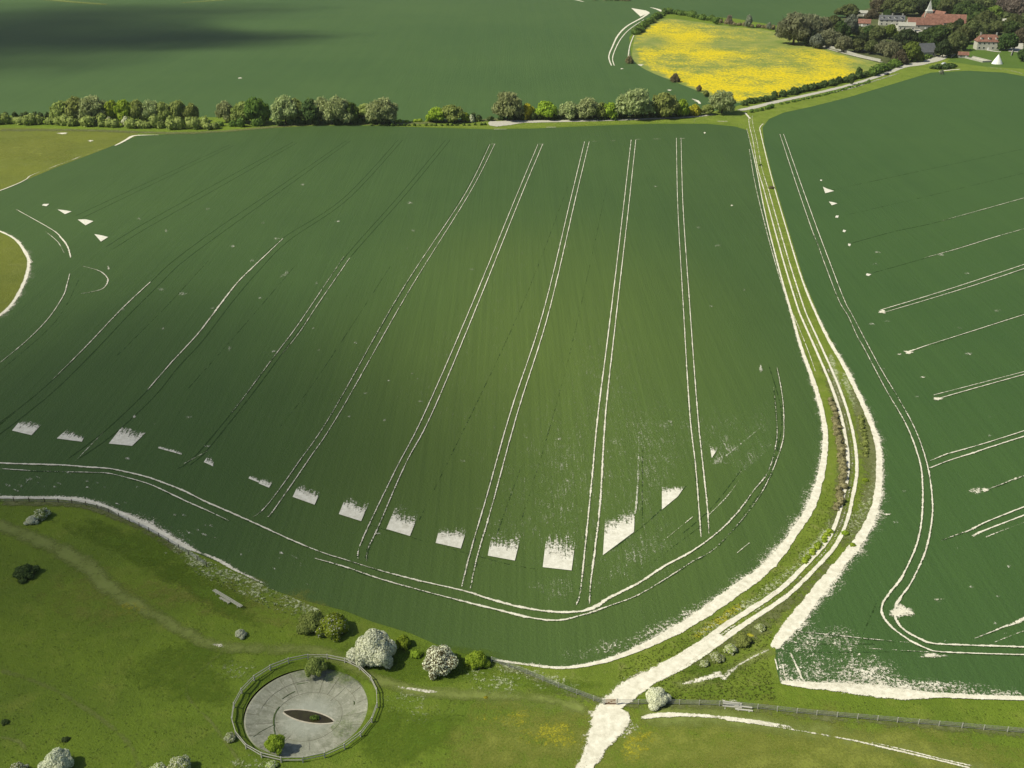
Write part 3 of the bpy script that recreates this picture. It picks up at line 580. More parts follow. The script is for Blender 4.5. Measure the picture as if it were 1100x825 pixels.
# thin speckle along the rows
s.blob(640,500,95,170,.13,.3); s.blob(560,560,60,60,.10,.3); s.blob(760,470,60,40,.12,.3)
s.blob(608,520,26,70,.15,.3,.1); s.blob(700,490,42,75,.17,.3)
s.blob(600,632,34,16,.20,.3,-.1); s.blob(690,595,62,22,.20,.3,-.6)
s.quad((790,515),(830,480),(825,430),(770,460),.14,.06,6,6); s.quad((420,430),(520,500),(620,250),(560,250),.06,.02,8,8)
for q in [((765,500),(775,498),(782,470),(780,465)),]: s.quad(*q, .3, .2)
s.add([(686,470,.35,.2),(685,520,.4,.45),(682,555,.5,.5)], edge=.5); s.add([(817,460,.4,.3),(778,492,.5,.35)], edge=.6)
s.blob(817,397,2.5,6,.5); s.blob(306,295,7,3,.35,.3,-.5); s.blob(173,311,6,2.5,.35); s.blob(196,316,6,2.5,.4); s.blob(247,375,2.5,3,.4); s.blob(785,483,12,5,.3)
for i in range(70):
    x = R.uniform(130, 800); y = R.uniform(190, 600); s.blob(x, y, R.uniform(2, 5), R.uniform(1, 2.2), R.uniform(.2, .42))
for i in range(26):
    x = R.uniform(920, 1100); y = R.uniform(200, 690); s.blob(x, y, R.uniform(2, 5), R.uniform(1, 2), R.uniform(.2, .4))
for i in range(40):
    x = R.uniform(0, 330); s.blob(x, 520 + max(0, x - 100) * .42 + R.uniform(-12, 12), R.uniform(2, 6), R.uniform(1, 2), R.uniform(.25, .42), .3, .4)
s.build('chalk_dust', M_DUST)
s = Strip()
s.add([(524,133.6,5,1.3),(530,133.4,12,1.3),(545,132.2,11,1.3),(560,131,6.5,1.3),(600,130.4,5,1.3),(660,129,4.5,1.2),(700,127.8,3.6,1.1),(740,126,3,.9),(770,123,3,.7)], edge=.2, step=4)
s.add([(792,119,3,1),(806,116.5,5,1.3),(830,110.5,4.6,1.3),(860,104,4.2,1.3),(895,96,3.8,1.2),(925,88,3.6,1.1),(955,78,4,1.1),(970,72,5,1.3),(985,69,10,1.3),(1000,65.5,9,1.3),(1012,61.5,7,1.3),(1016,57,5,1.2),(1030,46,4,1.1),(1060,30,4,1)], edge=.2, step=4)
s.add([(880,103,1.5,.4),(910,96,2,.6),(940,87,2,.5),(965,79,2,.4)], edge=.5)
s.add([(870,47,2,.8),(905,57,2,.9),(930,63,2,.9),(948,67,2,.9)], edge=.5)
s.add([(1052,52,3,1.1),(1066,55,4,1.2),(1076,56,3,1.1)], edge=.3); s.add([(1090,56,9,1.3),(1093,50,8,1.3),(1096,44,4,1)], edge=.2); s.add([(1072,53,2,1),(1090,54,2,1)], edge=.3)
s.add([(960,30,12,1),(975,28,12,1.2),(985,34,8,1),(975,40,4,.8)], edge=.3)
s.add([(1000,22,5,1),(985,27,10,1)], edge=.3); s.add([(912,18,3,.9),(908,30,3,.8),(896,40,3,.6)], edge=.4)
s.add([(1060,72,1.5,.5),(1085,76,1.5,.4),(1100,80,1.5,.4)], edge=.5)
s.build('lane', M_LANE)
s = Strip()
s.add([(44,-1,12,.7),(70,1.4,9,.9),(95,3.5,9,.9),(115,5,7,.7)], edge=.5); s.add([(195,3,5,.6),(222,1.2,8,.9),(250,-.5,6,.8)], edge=.5)
s.build('dry_track', M_PATH)

def haze():
    k = N('haze'); v = k.n('ShaderNodeVolumePrincipled'); v.inputs['Color'].default_value = (0.86, 0.90, 0.88, 1); v.inputs['Density'].default_value = 0.00004
    v.inputs['Anisotropy'].default_value = 0.2; k.l(v.outputs[0], k.out.inputs['Volume'])
    z0, z1, r = -3.0, 124.0, 5600.0
    V = [(x, y, z) for z in (z0, z1) for x, y in ((-r, -r), (r, -r), (r, r), (-r, r))]
    V = [(x + POND.x, y + POND.y, z) for x, y, z in V]
    me = mesh('haze', V, [(3, 2, 1, 0), (4, 5, 6, 7), (0, 1, 5, 4), (1, 2, 6, 5), (2, 3, 7, 6), (3, 0, 4, 7)], k.m)
    tag(link('haze', me), 'thin pale air over the downs', 'haze', kind='stuff')
haze()
# ------------------------------------------------------------------ foliage
def ico(sub=2):
    import bmesh
    bm = bmesh.new(); bmesh.ops.create_icosphere(bm, subdivisions=sub, radius=1)
    V = np.array([v.co[:] for v in bm.verts]); Fc = np.array([[v.index for v in f.verts] for f in bm.faces]); bm.free(); return V, Fc
IV, IF = ico(2)
def crown(seed, blobs, n, size, core=0.78, elong=1.0, shell=(.72, 1.06), flat=.55):
    """leaf clumps spread through and over a few overlapping lobes"""
    rg = np.random.RandomState(seed); B = np.array(blobs, float)
    vol = (B[:, 3] * B[:, 4] + B[:, 4] * B[:, 5]); pick = rg.choice(len(B), n, p=vol / vol.sum())
    d = rg.normal(size=(n, 3)); d /= np.linalg.norm(d, axis=1)[:, None]
    r = rg.uniform(shell[0], shell[1], n)
    c = B[pick, :3] + d * B[pick, 3:] * r[:, None]
    keep = np.ones(n, bool)
    for i, b in enumerate(B):
        q = ((c - b[:3]) / b[3:]); keep &= ~((np.linalg.norm(q, axis=1) < shell[0] * .9) & (pick != i))
    keep &= c[:, 2] > 0.02
    c, d = c[keep], d[keep]; n = len(c)
    nr = d + rg.normal(size=(n, 3)) * flat; nr[:, 2] += .25; nr /= np.linalg.norm(nr, axis=1)[:, None]
    a = np.cross(nr, rg.normal(size=(n, 3))); a /= np.linalg.norm(a, axis=1)[:, None]; b2 = np.cross(nr, a)
    sz = size * rg.uniform(.55, 1.35, n)[:, None]; a *= sz * elong; b2 *= sz / elong
    q = np.stack([c - a * .9, c - b2 + a * rg.uniform(-.3, .3, (n, 1)), c + a, c + b2 + a * rg.uniform(-.3, .3, (n, 1))], 1).reshape(-1, 3)
    Fq = np.arange(n * 4).reshape(-1, 4)
    V = [q]; Fl = [np.stack([Fq[:, 0], Fq[:, 1], Fq[:, 2]], 1), np.stack([Fq[:, 0], Fq[:, 2], Fq[:, 3]], 1)]; off = n * 4
    if core:
        for b in B:
            nn = 1 + .16 * np.sin(IV[:, :1] * 5 + b[0] * 7) * np.cos(IV[:, 1:2] * 6 + b[1] * 5)
            v = IV * nn * b[3:] * core + b[:3]; v[:, 2] = np.maximum(v[:, 2], .0); V.append(v); Fl.append(IF + off); off += len(v)
    return np.concatenate(V), np.concatenate(Fl)
def tube(V, Fc, p0, p1, r0, r1, n=6):
    p0, p1 = Vector(p0), Vector(p1); z = (p1 - p0).normalized(); x = z.orthogonal().normalized(); y = z.cross(x); b = len(V)
    for p, r in ((p0, r0), (p1, r1)):
        for k in range(n):
            a = 2 * math.pi * k / n; q = p + x * r * math.cos(a) + y * r * math.sin(a); V.append(q[:])
    for k in range(n): Fc.append((b + k, b + (k + 1) % n, b + n + (k + 1) % n, b + n + k))
    Fc.append(tuple(b + n + k for k in range(n)))
def trunk_mesh(seed, hgt=1.0, r=.05, limbs=7, fine=False):
    rr = random.Random(seed); V = []; Fc = []
    top = Vector((rr.uniform(-.05, .05), rr.uniform(-.05, .05), hgt * .5))
    tube(V, Fc, (0, 0, -.02), top, r, r * .65)
    for i in range(limbs):
        a = i * 2.4 + rr.uniform(-.4, .4); b = top * rr.uniform(.5, 1.0)
        e = Vector((math.cos(a) * rr.uniform(.35, .6), math.sin(a) * rr.uniform(.35, .6), hgt * rr.uniform(.7, .9)))
        m = (b + e) / 2 + Vector((0, 0, -.03)); tube(V, Fc, b, m, r * .45, r * .3, 5); tube(V, Fc, m, e, r * .3, r * .1, 5)
        if fine:
            for j in range(3):
                e2 = e + Vector((rr.uniform(-.25, .25), rr.uniform(-.25, .25), rr.uniform(0, .2))); tube(V, Fc, m, e2, r * .18, r * .05, 4)
    return mesh('trunk', V, Fc, M_BARK)
# unit trees: crown radius about 1, height 1 (the object's scale gives the real size)
def unit_blobs(seed, tree=True, nb=9):
    rr = random.Random(seed); B = []
    if tree:
        B.append((0, 0, .52, .62, .62, .36))
        for i in range(nb):
            a = i * 2.4 + rr.uniform(-.3, .3); t = (i + .5) / nb; z = .30 + .48 * t; d = (1 - .55 * t ** 2) * rr.uniform(.52, .68); rad = rr.uniform(.28, .40)
            B.append((math.cos(a) * d, math.sin(a) * d, z, rad, rad, rr.uniform(.15, .22)))
        B.append((rr.uniform(-.2, .2), rr.uniform(-.2, .2), .80, .36, .36, .19))
    else:
        B.append((0, 0, .38, .70, .70, .42))
        for i in range(nb + 3):
            a = i * 2.4 + rr.uniform(-.3, .3); t = (i + .5) / (nb + 3); z = .14 + .54 * t; d = math.sqrt(max(0, 1 - t * t)) * rr.uniform(.55, .84); rad = rr.uniform(.18, .40)
            B.append((math.cos(a) * d, math.sin(a) * d, z, rad, rad, rr.uniform(.20, .28)))
        B.append((rr.uniform(-.1, .1), rr.uniform(-.1, .1), .70, .38, .38, .25))
    return B
LIB = {}
def lib(kind, var, fine):
    key = (kind, var, fine); mat_kind = kind; kind = kind.replace('village_', '')
    if key not in LIB:
        tree = kind in ('bare', 'olive', 'green', 'dark', 'lime', 'purple', 'grey') and not fine
        sd = hash((kind == 'bare', var)) % 1000 + var * 13 + len(kind)
        B = unit_blobs(sd, tree)
        n, size = (10000, .045) if fine == 2 else (4200, .07) if fine else (3000, .085)
        if kind in ('bare', 'purple', 'brown'):
            V, Fc = crown(sd, B, int(n * 1.2), size * .72, core=.5, elong=1.6, shell=(.45, 1.10), flat=1.0)
        else:
            V, Fc = crown(sd, B, n, size, core=.8 if fine else .70, shell=(.70, 1.10), flat=.5)
        LIB[key] = mesh('crown', V, Fc, LM[mat_kind]); LIB[('t', var, kind in ('bare', 'purple'))] = LIB.get(('t', var, kind in ('bare', 'purple'))) or trunk_mesh(var, .9, .06, 8, kind in ('bare', 'purple'))
    return LIB[key], LIB[('t', var, kind in ('bare', 'purple'))]
def tree(name, px, by, ty, wpx, kind, label, cat='tree', group=None, var=None):
    g = G(px, by); hh = max(2.5, height(px, by, ty)) ; rad = wpx / 2 / sc(by)
    var = R.randrange(4) if var is None else var
    cm, tm = lib(kind, var, 0)
    root = empty(name, g, R.uniform(0, 6.28), (rad, rad, hh * 1.02)); tag(root, label, cat, group)
    link('trunk', tm, root); link('crown', cm, root); return root
def bush(name, px, cy, wpx, hfac, kind, label, blossom=0.0, cat='bush', fine=1, group=None, bkind='white', depth=1.0):
    """crown centre seen at (px, cy)"""
    rad = wpx / 2 / sc(cy); hh = rad * hfac
    g = G(px, cy, hh * .5); rad = wpx / 2 / (F / ((g - camo.location).dot(Vector((0, CP, -SP))))); g.z = 0
    sd = R.randrange(4); tm = lib('olive', sd, 1)[1]
    root = empty(name, g, R.uniform(0, 6.28), (rad * .97, rad * .97 * depth, hh)); tag(root, label, cat, group)
    link('trunk', tm, root); link('foliage', lib(kind, sd, fine)[0], root)
    if blossom > 0:
        n, size = (17000, .036) if fine == 2 else (5200, .055)
        key = ('b', sd, fine, round(blossom, 1), bkind)
        if key not in LIB:
            V, Fc = crown(sd + 77, unit_blobs(hash((False, sd)) % 1000 + sd * 13 + len(kind), False), int(n * blossom), size, core=0, shell=(.92, 1.12), flat=.45)
            LIB[key] = mesh('blossom', V, Fc, LM[bkind])
        link('blossom', LIB[key], root)
    return root
def hedge(name, pts, wm, hm, kind, label, lump=1.0, step=1.6, nleaf=26, size=.42, cat='hedge', kinds=None):
    sm = sample([(x, y, wm, hm) for x, y in pts], step); B = []
    last = None
    for c, a, b in sm:
        if last is not None and (c - last).length < step * .8: continue
        last = c.copy(); k = R.uniform(.6, 1.35)
        B.append((c.x + R.uniform(-.35, .35) * wm, c.y + R.uniform(-.35, .35) * wm, b * .42 * k, a * .55 * R.uniform(.8, 1.2) * lump, a * .55 * R.uniform(.8, 1.2), b * .58 * k))
    B = np.array(B); o = B[0, :3].copy(); o[2] = 0; B[:, :3] -= o
    V, Fc = crown(R.randrange(9999), B, nleaf * len(B), size, core=.85)
    me = mesh(name, V, Fc, LM[kind]); ob = link(name, me); ob.location = o; tag(ob, label, cat); return ob

# --- bushes of the foreground
bush('hawthorn_bush', 402, 694, 54, 1.25, 'pale', 'largest round hawthorn smothered in white blossom above the pond', 1.0, fine=2)
bush('hawthorn_bush', 472, 708, 43, 1.3, 'brown', 'hawthorn with thin cream blossom over brown twigs, right of the whitest bush', .25, fine=2)
bush('bush', 336, 666, 35, 1.2, 'olive', 'grey-olive rounded bush joined to the left of a bright green one', fine=2)
bush('bush', 358, 669, 40, 1.1, 'lime', 'bright green spreading bush on the field edge, left of the whitest hawthorn', .04, fine=2)
bush('bush', 433, 688, 20, 1.3, 'lime', 'small green bush just right of the largest white hawthorn')
bush('bush', 447, 702, 15, .9, 'lime', 'low bright green shrub between the two blossoming hawthorns')
bush('bush', 513, 707, 28, 1.2, 'lime', 'round yellow-green bush at the right end of the field edge row', fine=2)
bush('hawthorn_bush', 258, 680, 13, 1.3, 'pale', 'tiny white flowering bush below the long bench', .9)
bush('hawthorn_bush', 34, 558, 16, 1.0, 'pale', 'small white blossoming bush near the left chalk margin', .8)
bush('hawthorn_bush', 45, 551, 20, 1.1, 'olive', 'pale green bush with thin blossom touching a small white one', .3)
bush('bush', 27, 613, 30, .75, 'dark', 'low dark green bush alone on the grass at the left')
bush('bush', 338, 714, 27, 1.4, 'olive', 'olive-green bush leaning over the top rail of the pond fence', fine=2)
bush('bush', 296, 797, 26, 1.2, 'lime', 'round bright green bush on the lower left rim of the pond', fine=2)
bush('hawthorn_bush', 247, 791, 14, 1.2, 'olive', 'small thin pale bush just outside the pond fence, lower left', .5)
bush('hawthorn_bush', 292, 821, 14, 1.0, 'lime', 'pale flowering bush cut by the photo edge below the pond', .5)
bush('hawthorn_bush', 61, 817, 38, 1.3, 'pale', 'large greenish white hawthorn in the bottom left corner', .6, fine=2)
bush('hawthorn_bush', 19, 828, 26, 1.2, 'olive', 'dim hawthorn at the corner, left of a larger white one', .45)
bush('hawthorn_bush', 193, 822, 30, 1.3, 'lime', 'hawthorn with a white rim and green middle at the bottom edge', .5, fine=2)
bush('hawthorn_bush', 170, 826, 22, 1.1, 'lime', 'half-hidden blossoming bush left of one with a green middle', .6)
bush('hawthorn_bush', 706, 748, 31, 1.0, 'pale', 'cream white bush standing in the wire fence right of the gate', 1.0, fine=2)
bush('bush', 5, 775, 10, .7, 'dark', 'dark low tuft at the left edge of the grass', group='dark tufts on the grass')
bush('bush', 70, 794, 10, .6, 'dark', 'dark low tuft above the corner hawthorn', group='dark tufts on the grass')
for x, y, w_, k, b, l in [(785,696,17,'lime',.5,'small yellow-white shrub beside the chalk track'),(770,705,17,'olive',.25,'low dull shrub with pale tips, lower end of the track shrubs'),
        (757,712,12,'olive',.2,'lowest small dull shrub beside the track junction'),(798,686,22,'olive',0,'widest brown bramble clump beside the track'),(817,673,13,'olive',.3,'topmost small shrub with white specks beside the track'),
        (829,201,7,'brown',0,'tiny brown shrub beside the far end of the track'),(817,177,4,'dark',0,'smallest dark shrub on the track near the lane'),(908,572,9,'lime',0,'little yellow-green shrub between the chalk bands, lower one'),
        (930,515,8,'lime',0,'little yellow-green shrub between the chalk bands, upper one'),(916,585,8,'lime',0,'shrub on the grass between the middle track and the right chalk band'),(522,749,5,'yellow',0,'tiny yellow flowering plant at the path edge')]:
    bush('shrub', x, y, w_, .9, k, l, b, cat='shrub')
# bramble rows inside the verge
hedge('bramble_row', [(893,432),(898,455),(903,480),(905,505),(903,530),(899,548)], 1.5, 1.0, 'brown', 'reddish brown row of dead brambles left of the middle track', nleaf=60, size=.22, cat='bramble', step=.9)
hedge('bramble_row', [(924,448),(928,470),(931,490)], 1.1, .7, 'olive', 'olive strip of rank growth between the track and right chalk band', nleaf=50, size=.2, cat='bramble', step=.8)
hedge('bramble_row', [(891,572),(876,590),(862,605)], 1.2, .7, 'lime', 'yellow-green tangle where the track bends downhill', nleaf=50, size=.2, cat='bramble', step=1.0)

# --- the hedgerow across the picture
HL = [
 (68,131,108,22,'olive','leftmost olive tree rising above the long hedge'),(86,131,104,26,'olive','olive tree at the left shoulder of the tallest left clump'),(100,131,103,34,'bare','broad grey-brown tree forming the top of the left clump'),
 (122,131,108,16,'lime','bright yellow-green tree beside the broad grey-brown one'),(136,131,107,20,'lime','yellow-green tree with pale stems in the left row'),(150,131,107,18,'olive','olive tree in the middle of the left row'),
 (164,131,107,20,'bare','thin twiggy tree in the middle of the left row'),(178,131,109,18,'olive','olive tree near the right of the left row'),(192,131,108,18,'olive','last but one tree of the left row'),(206,131,111,16,'olive','last tree of the left row before the gap'),
 (243,131,108,18,'bare','small isolated bare tree standing in the gap'),(262,132,109,24,'olive','rounded grey-green tree right of the isolated bare one'),(277,133,105,26,'green','dark-centred tree with thin top right of the gap'),
 (307,133,102,28,'bare','tall twiggy tree starting the middle row'),(320,132,106,22,'olive','olive tree pressed against the tall twiggy one'),(333,133,106,22,'dark','darkest ivy-clad tree of the middle row'),(347,132,104,24,'bare','twiggy tree just right of the darkest one'),
 (364,133,104,28,'bare','wide grey tree with an ivy patch in the middle row'),(377,133,110,16,'green','slim green tree beside a wide grey one'),(392,128,112,28,'olive','low olive crown standing back behind a white bush'),(411,133,105,32,'bare','rightmost tree of the middle row with a ragged grey crown'),
 (470,131,115,20,'lime','low bright lime tree left of the lane end'),(486,131,112,24,'olive','rounded green-brown tree joined to the low lime one'),(500,131,120,10,'lime','small lime bush at the right foot of the rounded tree'),
 (545,129,99,29,'bare','tan bare tree alone at the lane end'),(566,128,110,14,'yellow','yellow flowering tree right of the tan bare one'),(586,128,109,22,'lime','lime green domed tree beside the yellow one'),
 (611,128,109,22,'bare','grey-brown tree at the start of the lane row'),(632,128,105,26,'bare','wide budding tree in the lane row'),(644,128,110,16,'olive','olive tree wedged in the lane row'),(654,128,110,16,'lime','small lime tree left of the biggest bare dome'),
 (681,127,95,37,'bare','biggest bare domed tree above the lane'),(713,126,99,28,'olive','budding green-brown dome right of the biggest one'),(731,126,106,15,'lime','yellow-green tree tucked against the green-brown dome'),
 (746,124,111,12,'yellow','low yellow gorse near the meadow corner'),(760,123,112,14,'olive','dull low tree between gorse and meadow corner'),(775,122,97,27,'bare','bare domed tree at the bottom corner of the yellow meadow')]
for a in HL: tree('hedgerow_tree', a[0], a[1], a[2] + .5, a[3] * 1.28, a[4], a[5], group='trees of the long hedgerow')
for x, y, w_, l in [(117,129,9,'left small white hawthorn in the long left hedge'),(136,130,12,'right small white hawthorn in the long left hedge'),(391,125,10,'white hawthorn in the gap of the middle tree row'),(506,127,9,'white hawthorn right of the low lime tree'),(560,121,8,'pale blossoming tree between the tan and yellow ones'),(197,131,5,'tiny white bush at the foot of the left row')]:
    bush('hawthorn_bush', x, y, w_, 1.8, 'olive', l, .9, cat='bush')
hedge('hedge', [(-60,133),(0,133),(60,134),(120,136),(180,138),(238,138)], 5.5, 5.5, 'olive', 'long low olive hedge below the left row of trees', step=3.6, nleaf=120, size=.6)
hedge('hedge', [(-60,129),(0,128.5),(70,128.5)], 3, 3.5, 'dark', 'dark thin hedge line behind the olive one at far left', step=3.6, nleaf=60, size=.6)
hedge('hedge', [(236,136),(262,136),(280,135)], 4, 4.0, 'green', 'short green hedge in the gap right of the left row', step=3.2, nleaf=100, size=.55)
hedge('hedge', [(300,134),(340,133.5),(380,133),(420,133)], 3.5, 3.5, 'dark', 'dark undergrowth at the foot of the middle tree row', step=3.2, nleaf=90, size=.55)
hedge('hedge', [(425,131.5),(445,131),(463,130)], 2.5, 1.6, 'lime', 'low lime-green hedge left of the lane end', step=2.6, nleaf=60, size=.4)
hedge('hedge', [(400,135),(440,135.2),(480,135),(524,134.5)], 1.6, 1.2, 'green', 'clipped thin hedge along the field before the lane end', step=2.6, nleaf=40, size=.35)
hedge('hedge', [(508,130),(525,129.5),(540,129),(600,128),(660,127),(740,124.5)], 3.5, 3.4, 'dark', 'dark hedge foot behind the pale lane', step=3.2, nleaf=90, size=.5)
hedge('hedge', [(596,126),(600,125.8),(606,125.6)], 4, 4, 'lime', 'short light green hedge left of the lane row', step=3.2, nleaf=100, size=.5)
hedge('hedge', [(640,129),(661,129.5),(664,129.4)], 1.4, 1.6, 'dark', 'tiny dark bush strip on the lane edge', step=2.5, nleaf=60, size=.4)
# --- round the buttercup meadow
hedge('hedge', [(684,37),(690,30),(700,23),(712,16),(722,15),(740,17.5),(760,22),(775,24)], 6, 4.5, 'green', 'thick dark green hedge round the top left of the yellow meadow', step=4, nleaf=110, size=.8)
hedge('hedge', [(775,25),(800,28),(830,31.5),(842,32)], 4, 3.0, 'brown', 'thin brown hedge along the top of the yellow meadow', step=4, nleaf=80, size=.7)
hedge('hedge', [(800,113),(820,108.5),(850,101.5),(880,94.5),(905,88.5),(930,82)], 4.5, 3.2, 'dark', 'dark hedge between the yellow meadow and the lane', step=3.4, nleaf=110, size=.6)
hedge('hedge', [(936,81),(950,75.5),(962,70.5),(972,66.5)], 6, 5.0, 'green', 'tall green hedge at the village end of the lane', step=3.6, nleaf=120, size=.7)
hedge('hedge', [(806,121),(818,119),(830,116)], 2.5, 2, 'green', 'low hedge at the track junction', step=3, nleaf=50, size=.5)
hedge('hedge', [(840,112),(870,105.5),(900,98.5),(935,88)], 2, 1.2, 'green', 'low broken hedge on the field side of the lane', step=3, nleaf=26, size=.45)
hedge('hedge', [(1000,74),(1012,74),(1025,72)], 5, 3, 'dark', 'dark hedge curving below the lane at the village entrance', step=3.4, nleaf=120, size=.6)
hedge('hedge', [(982,67),(990,64.5),(1000,61.5)], 4, 3, 'green', 'trimmed hedge in front of the slate house', step=3.4, nleaf=120, size=.6)
hedge('hedge', [(640,0),(660,.5),(676,1)], 5, 4, 'brown', 'faint brown hedge at the top edge of the far field', step=5, nleaf=80, size=.9)
hedge('hedge', [(-60,129.5),(-40,129)], 3, 3, 'green', 'short hedge outside the left of the picture', step=4, nleaf=40, size=.6)
for x, by, ty, w_, k, l in [(676,68,59,9,'brown','brown thorn tree at the left tip of the yellow meadow'),(725,88,78,11,'brown','lone brown tree on the lower edge of the yellow meadow'),(751,98,91,7,'brown','small brown tree near the meadow bottom corner'),(758,104,97,8,'olive','dull shrub-like tree right of a small brown one at the meadow'),
      (700,24,20,12,'olive','olive tree breaking the dark hedge line'),(769,26,19,9,'green','small green tree on the hedge above the meadow'),(783,28,16,8,'purple','thin copper tree above the meadow'),(804,30,16,9,'grey','thin grey tree above the meadow'),(826,32,24,6,'grey','smallest grey tree near the end of the meadow hedge'),
      (922,84,72,9,'dark','pointed dark tree in the hedge right of the meadow'),(718,14,9,10,'brown','brown tree at the top left end of the dark hedge')]:
    tree('meadow_tree', x, by, ty, w_, k, l, group='trees round the yellow meadow')
tree('hedgerow_tree', 915, 91, 84, 5, 'dark', 'small dark tree on the lane bank')

# --- village trees
VT = [(852,48,15,36,'bare','largest bare tree at the right top of the yellow meadow'),(868,44,17,24,'bare','bare tree behind the largest one at the meadow'),(866,49,30,16,'dark','dark ivy-clad tree between meadow and garden wall'),(842,40,22,16,'bare','left shoulder of the bare meadow clump'),
 (882,38,20,20,'bare','thin crown behind the garden wall'),(894,34,18,18,'olive','olive crown left of the thatched shed'),(890,50,33,24,'bare','wide grey crown over the garden wall'),(876,52,38,14,'grey','silvery bush by the garden wall'),(903,42,24,16,'green','green tree on the left garden lawn'),
 (912,40,17,15,'grey','grey-green tree beside the small red roof'),(910,19,6,22,'olive','yellowish tree behind the small red roof'),(937,20,11,14,'brown','brown crown right of the pale shed roof'),(906,56,40,18,'bare','grey crown over parked cars'),(920,56,43,18,'olive','olive crown over parked cars'),
 (933,38,29,12,'green','darker rounded tree below the small red roof'),(926,48,37,12,'dark','small dark tree at the lawn edge'),(942,46,30,18,'olive','olive tree in front of the slate terrace'),(948,60,45,16,'bare','grey tree above the meadow corner'),(935,58,44,14,'olive','olive tree left of the meadow corner'),
 (955,42,28,14,'lime','lighter green tree below the slate terrace'),(958,66,46,20,'bare','bare crown left of the lime village tree'),(972,52,33,24,'dark','big dark tree left of the white farmhouse'),(977,66,46,20,'lime','lime tree left of the slate house'),(966,69,54,14,'brown','brown tree at the tall hedge'),
 (990,47,35,14,'green','green tree between barn and slate house'),(1006,50,29,28,'green','large domed green tree in front of the red barn roof'),(1020,44,26,20,'olive','olive crown on the right of the domed green tree'),(1000,56,44,12,'green','small green tree above the slate house'),(1028,38,22,12,'dark','dark tree by the right barn gable'),
 (1012,62,44,14,'dark','dark tree at the lane bend'),(1019,60,42,20,'olive','first olive tree of the avenue by the lane bend'),(1027,54,36,20,'olive','second olive tree of the avenue'),(1035,47,30,20,'olive','third olive tree of the avenue'),(1043,41,24,20,'olive','fourth olive tree of the avenue'),(1051,35,18,20,'olive','fifth olive tree of the avenue'),(1059,29,13,18,'olive','far end tree of the avenue'),
 (1080,54,37,20,'green','round green tree right of the red-roofed house'),(1070,37,24,20,'olive','olive tree behind the red-roofed house'),(1084,38,24,18,'green','green tree behind and right of the red-roofed house'),(1097,46,30,16,'brown','brown tree by the driveway'),(1056,38,28,16,'olive','olive tree left behind the red-roofed house'),
 (1066,24,8,18,'lime','bright green tree among the copper trees'),(1048,26,6,26,'green','broad green tree behind the avenue'),(1034,24,3,24,'green','broad green tree behind the barn'),(1020,16,-3,22,'olive','olive tree behind the church spire, to its right'),(1008,14,-2,20,'green','green tree right behind the church spire'),
 (988,16,0,20,'dark','dark tree left of the church spire'),(972,17,0,22,'olive','olive tree behind the white farmhouse'),(957,15,0,20,'olive','olive tree behind the slate terrace'),(944,12,-3,18,'brown','brown tree at the left end of the wood'),(952,22,12,10,'green','small green tree behind the terrace end'),
 (1080,18,-3,22,'purple','left copper bare tree at the top right'),(1094,20,-3,22,'purple','right copper bare tree at the top right corner'),(1089,32,17,16,'olive','olive tree under the copper trees'),(1098,66,54,12,'green','green tree at the right edge of the lawn')]
for a in VT: tree('village_tree', a[0], a[1], a[2] - 1.5, a[3] * 1.3, 'village_' + a[4], a[5], group='trees of the village')
for x, y, w_, k, l in [(1057,14,8,'grey','pale grey-blue conifer-like bush in the wood'),(1012,77,5,'grey','grey shrub at the field corner of the village')]:
    bush('bush', x, y, w_, 2.0, k, l)
def wood():
    B = []
    for i in range(46):
        px = 938 + 172 * R.random(); py = R.uniform(-9, 13); g = G(px, py); r = R.uniform(5, 8)
        B.append((g.x, g.y, R.uniform(6, 9), r, r, R.uniform(5, 7)))
    for i in range(70):
        px = R.uniform(1050, 1110); py = R.uniform(14, 34); g = G(px, py); r = R.uniform(2, 4); B.append((g.x, g.y, r, r, r, r))
    for i in range(70):
        px = R.uniform(868, 985); py = R.uniform(26, 62)
        if py > 44 + (px - 868) * .17 or py < 38 - (px - 868) * .12 or 955 < px < 990 and py < 44: continue
        g = G(px, py); r = R.uniform(1.2, 3); B.append((g.x, g.y, r * .8, r, r, r))
    B = np.array(B); V, Fc = crown(5, B, 42000, .75, core=.8)
    tag(link('woodland', mesh('woodland', V, Fc, LM['village_olive'])), 'mixed woodland and garden undergrowth behind the village roofs', 'woodland', kind='stuff')
wood()

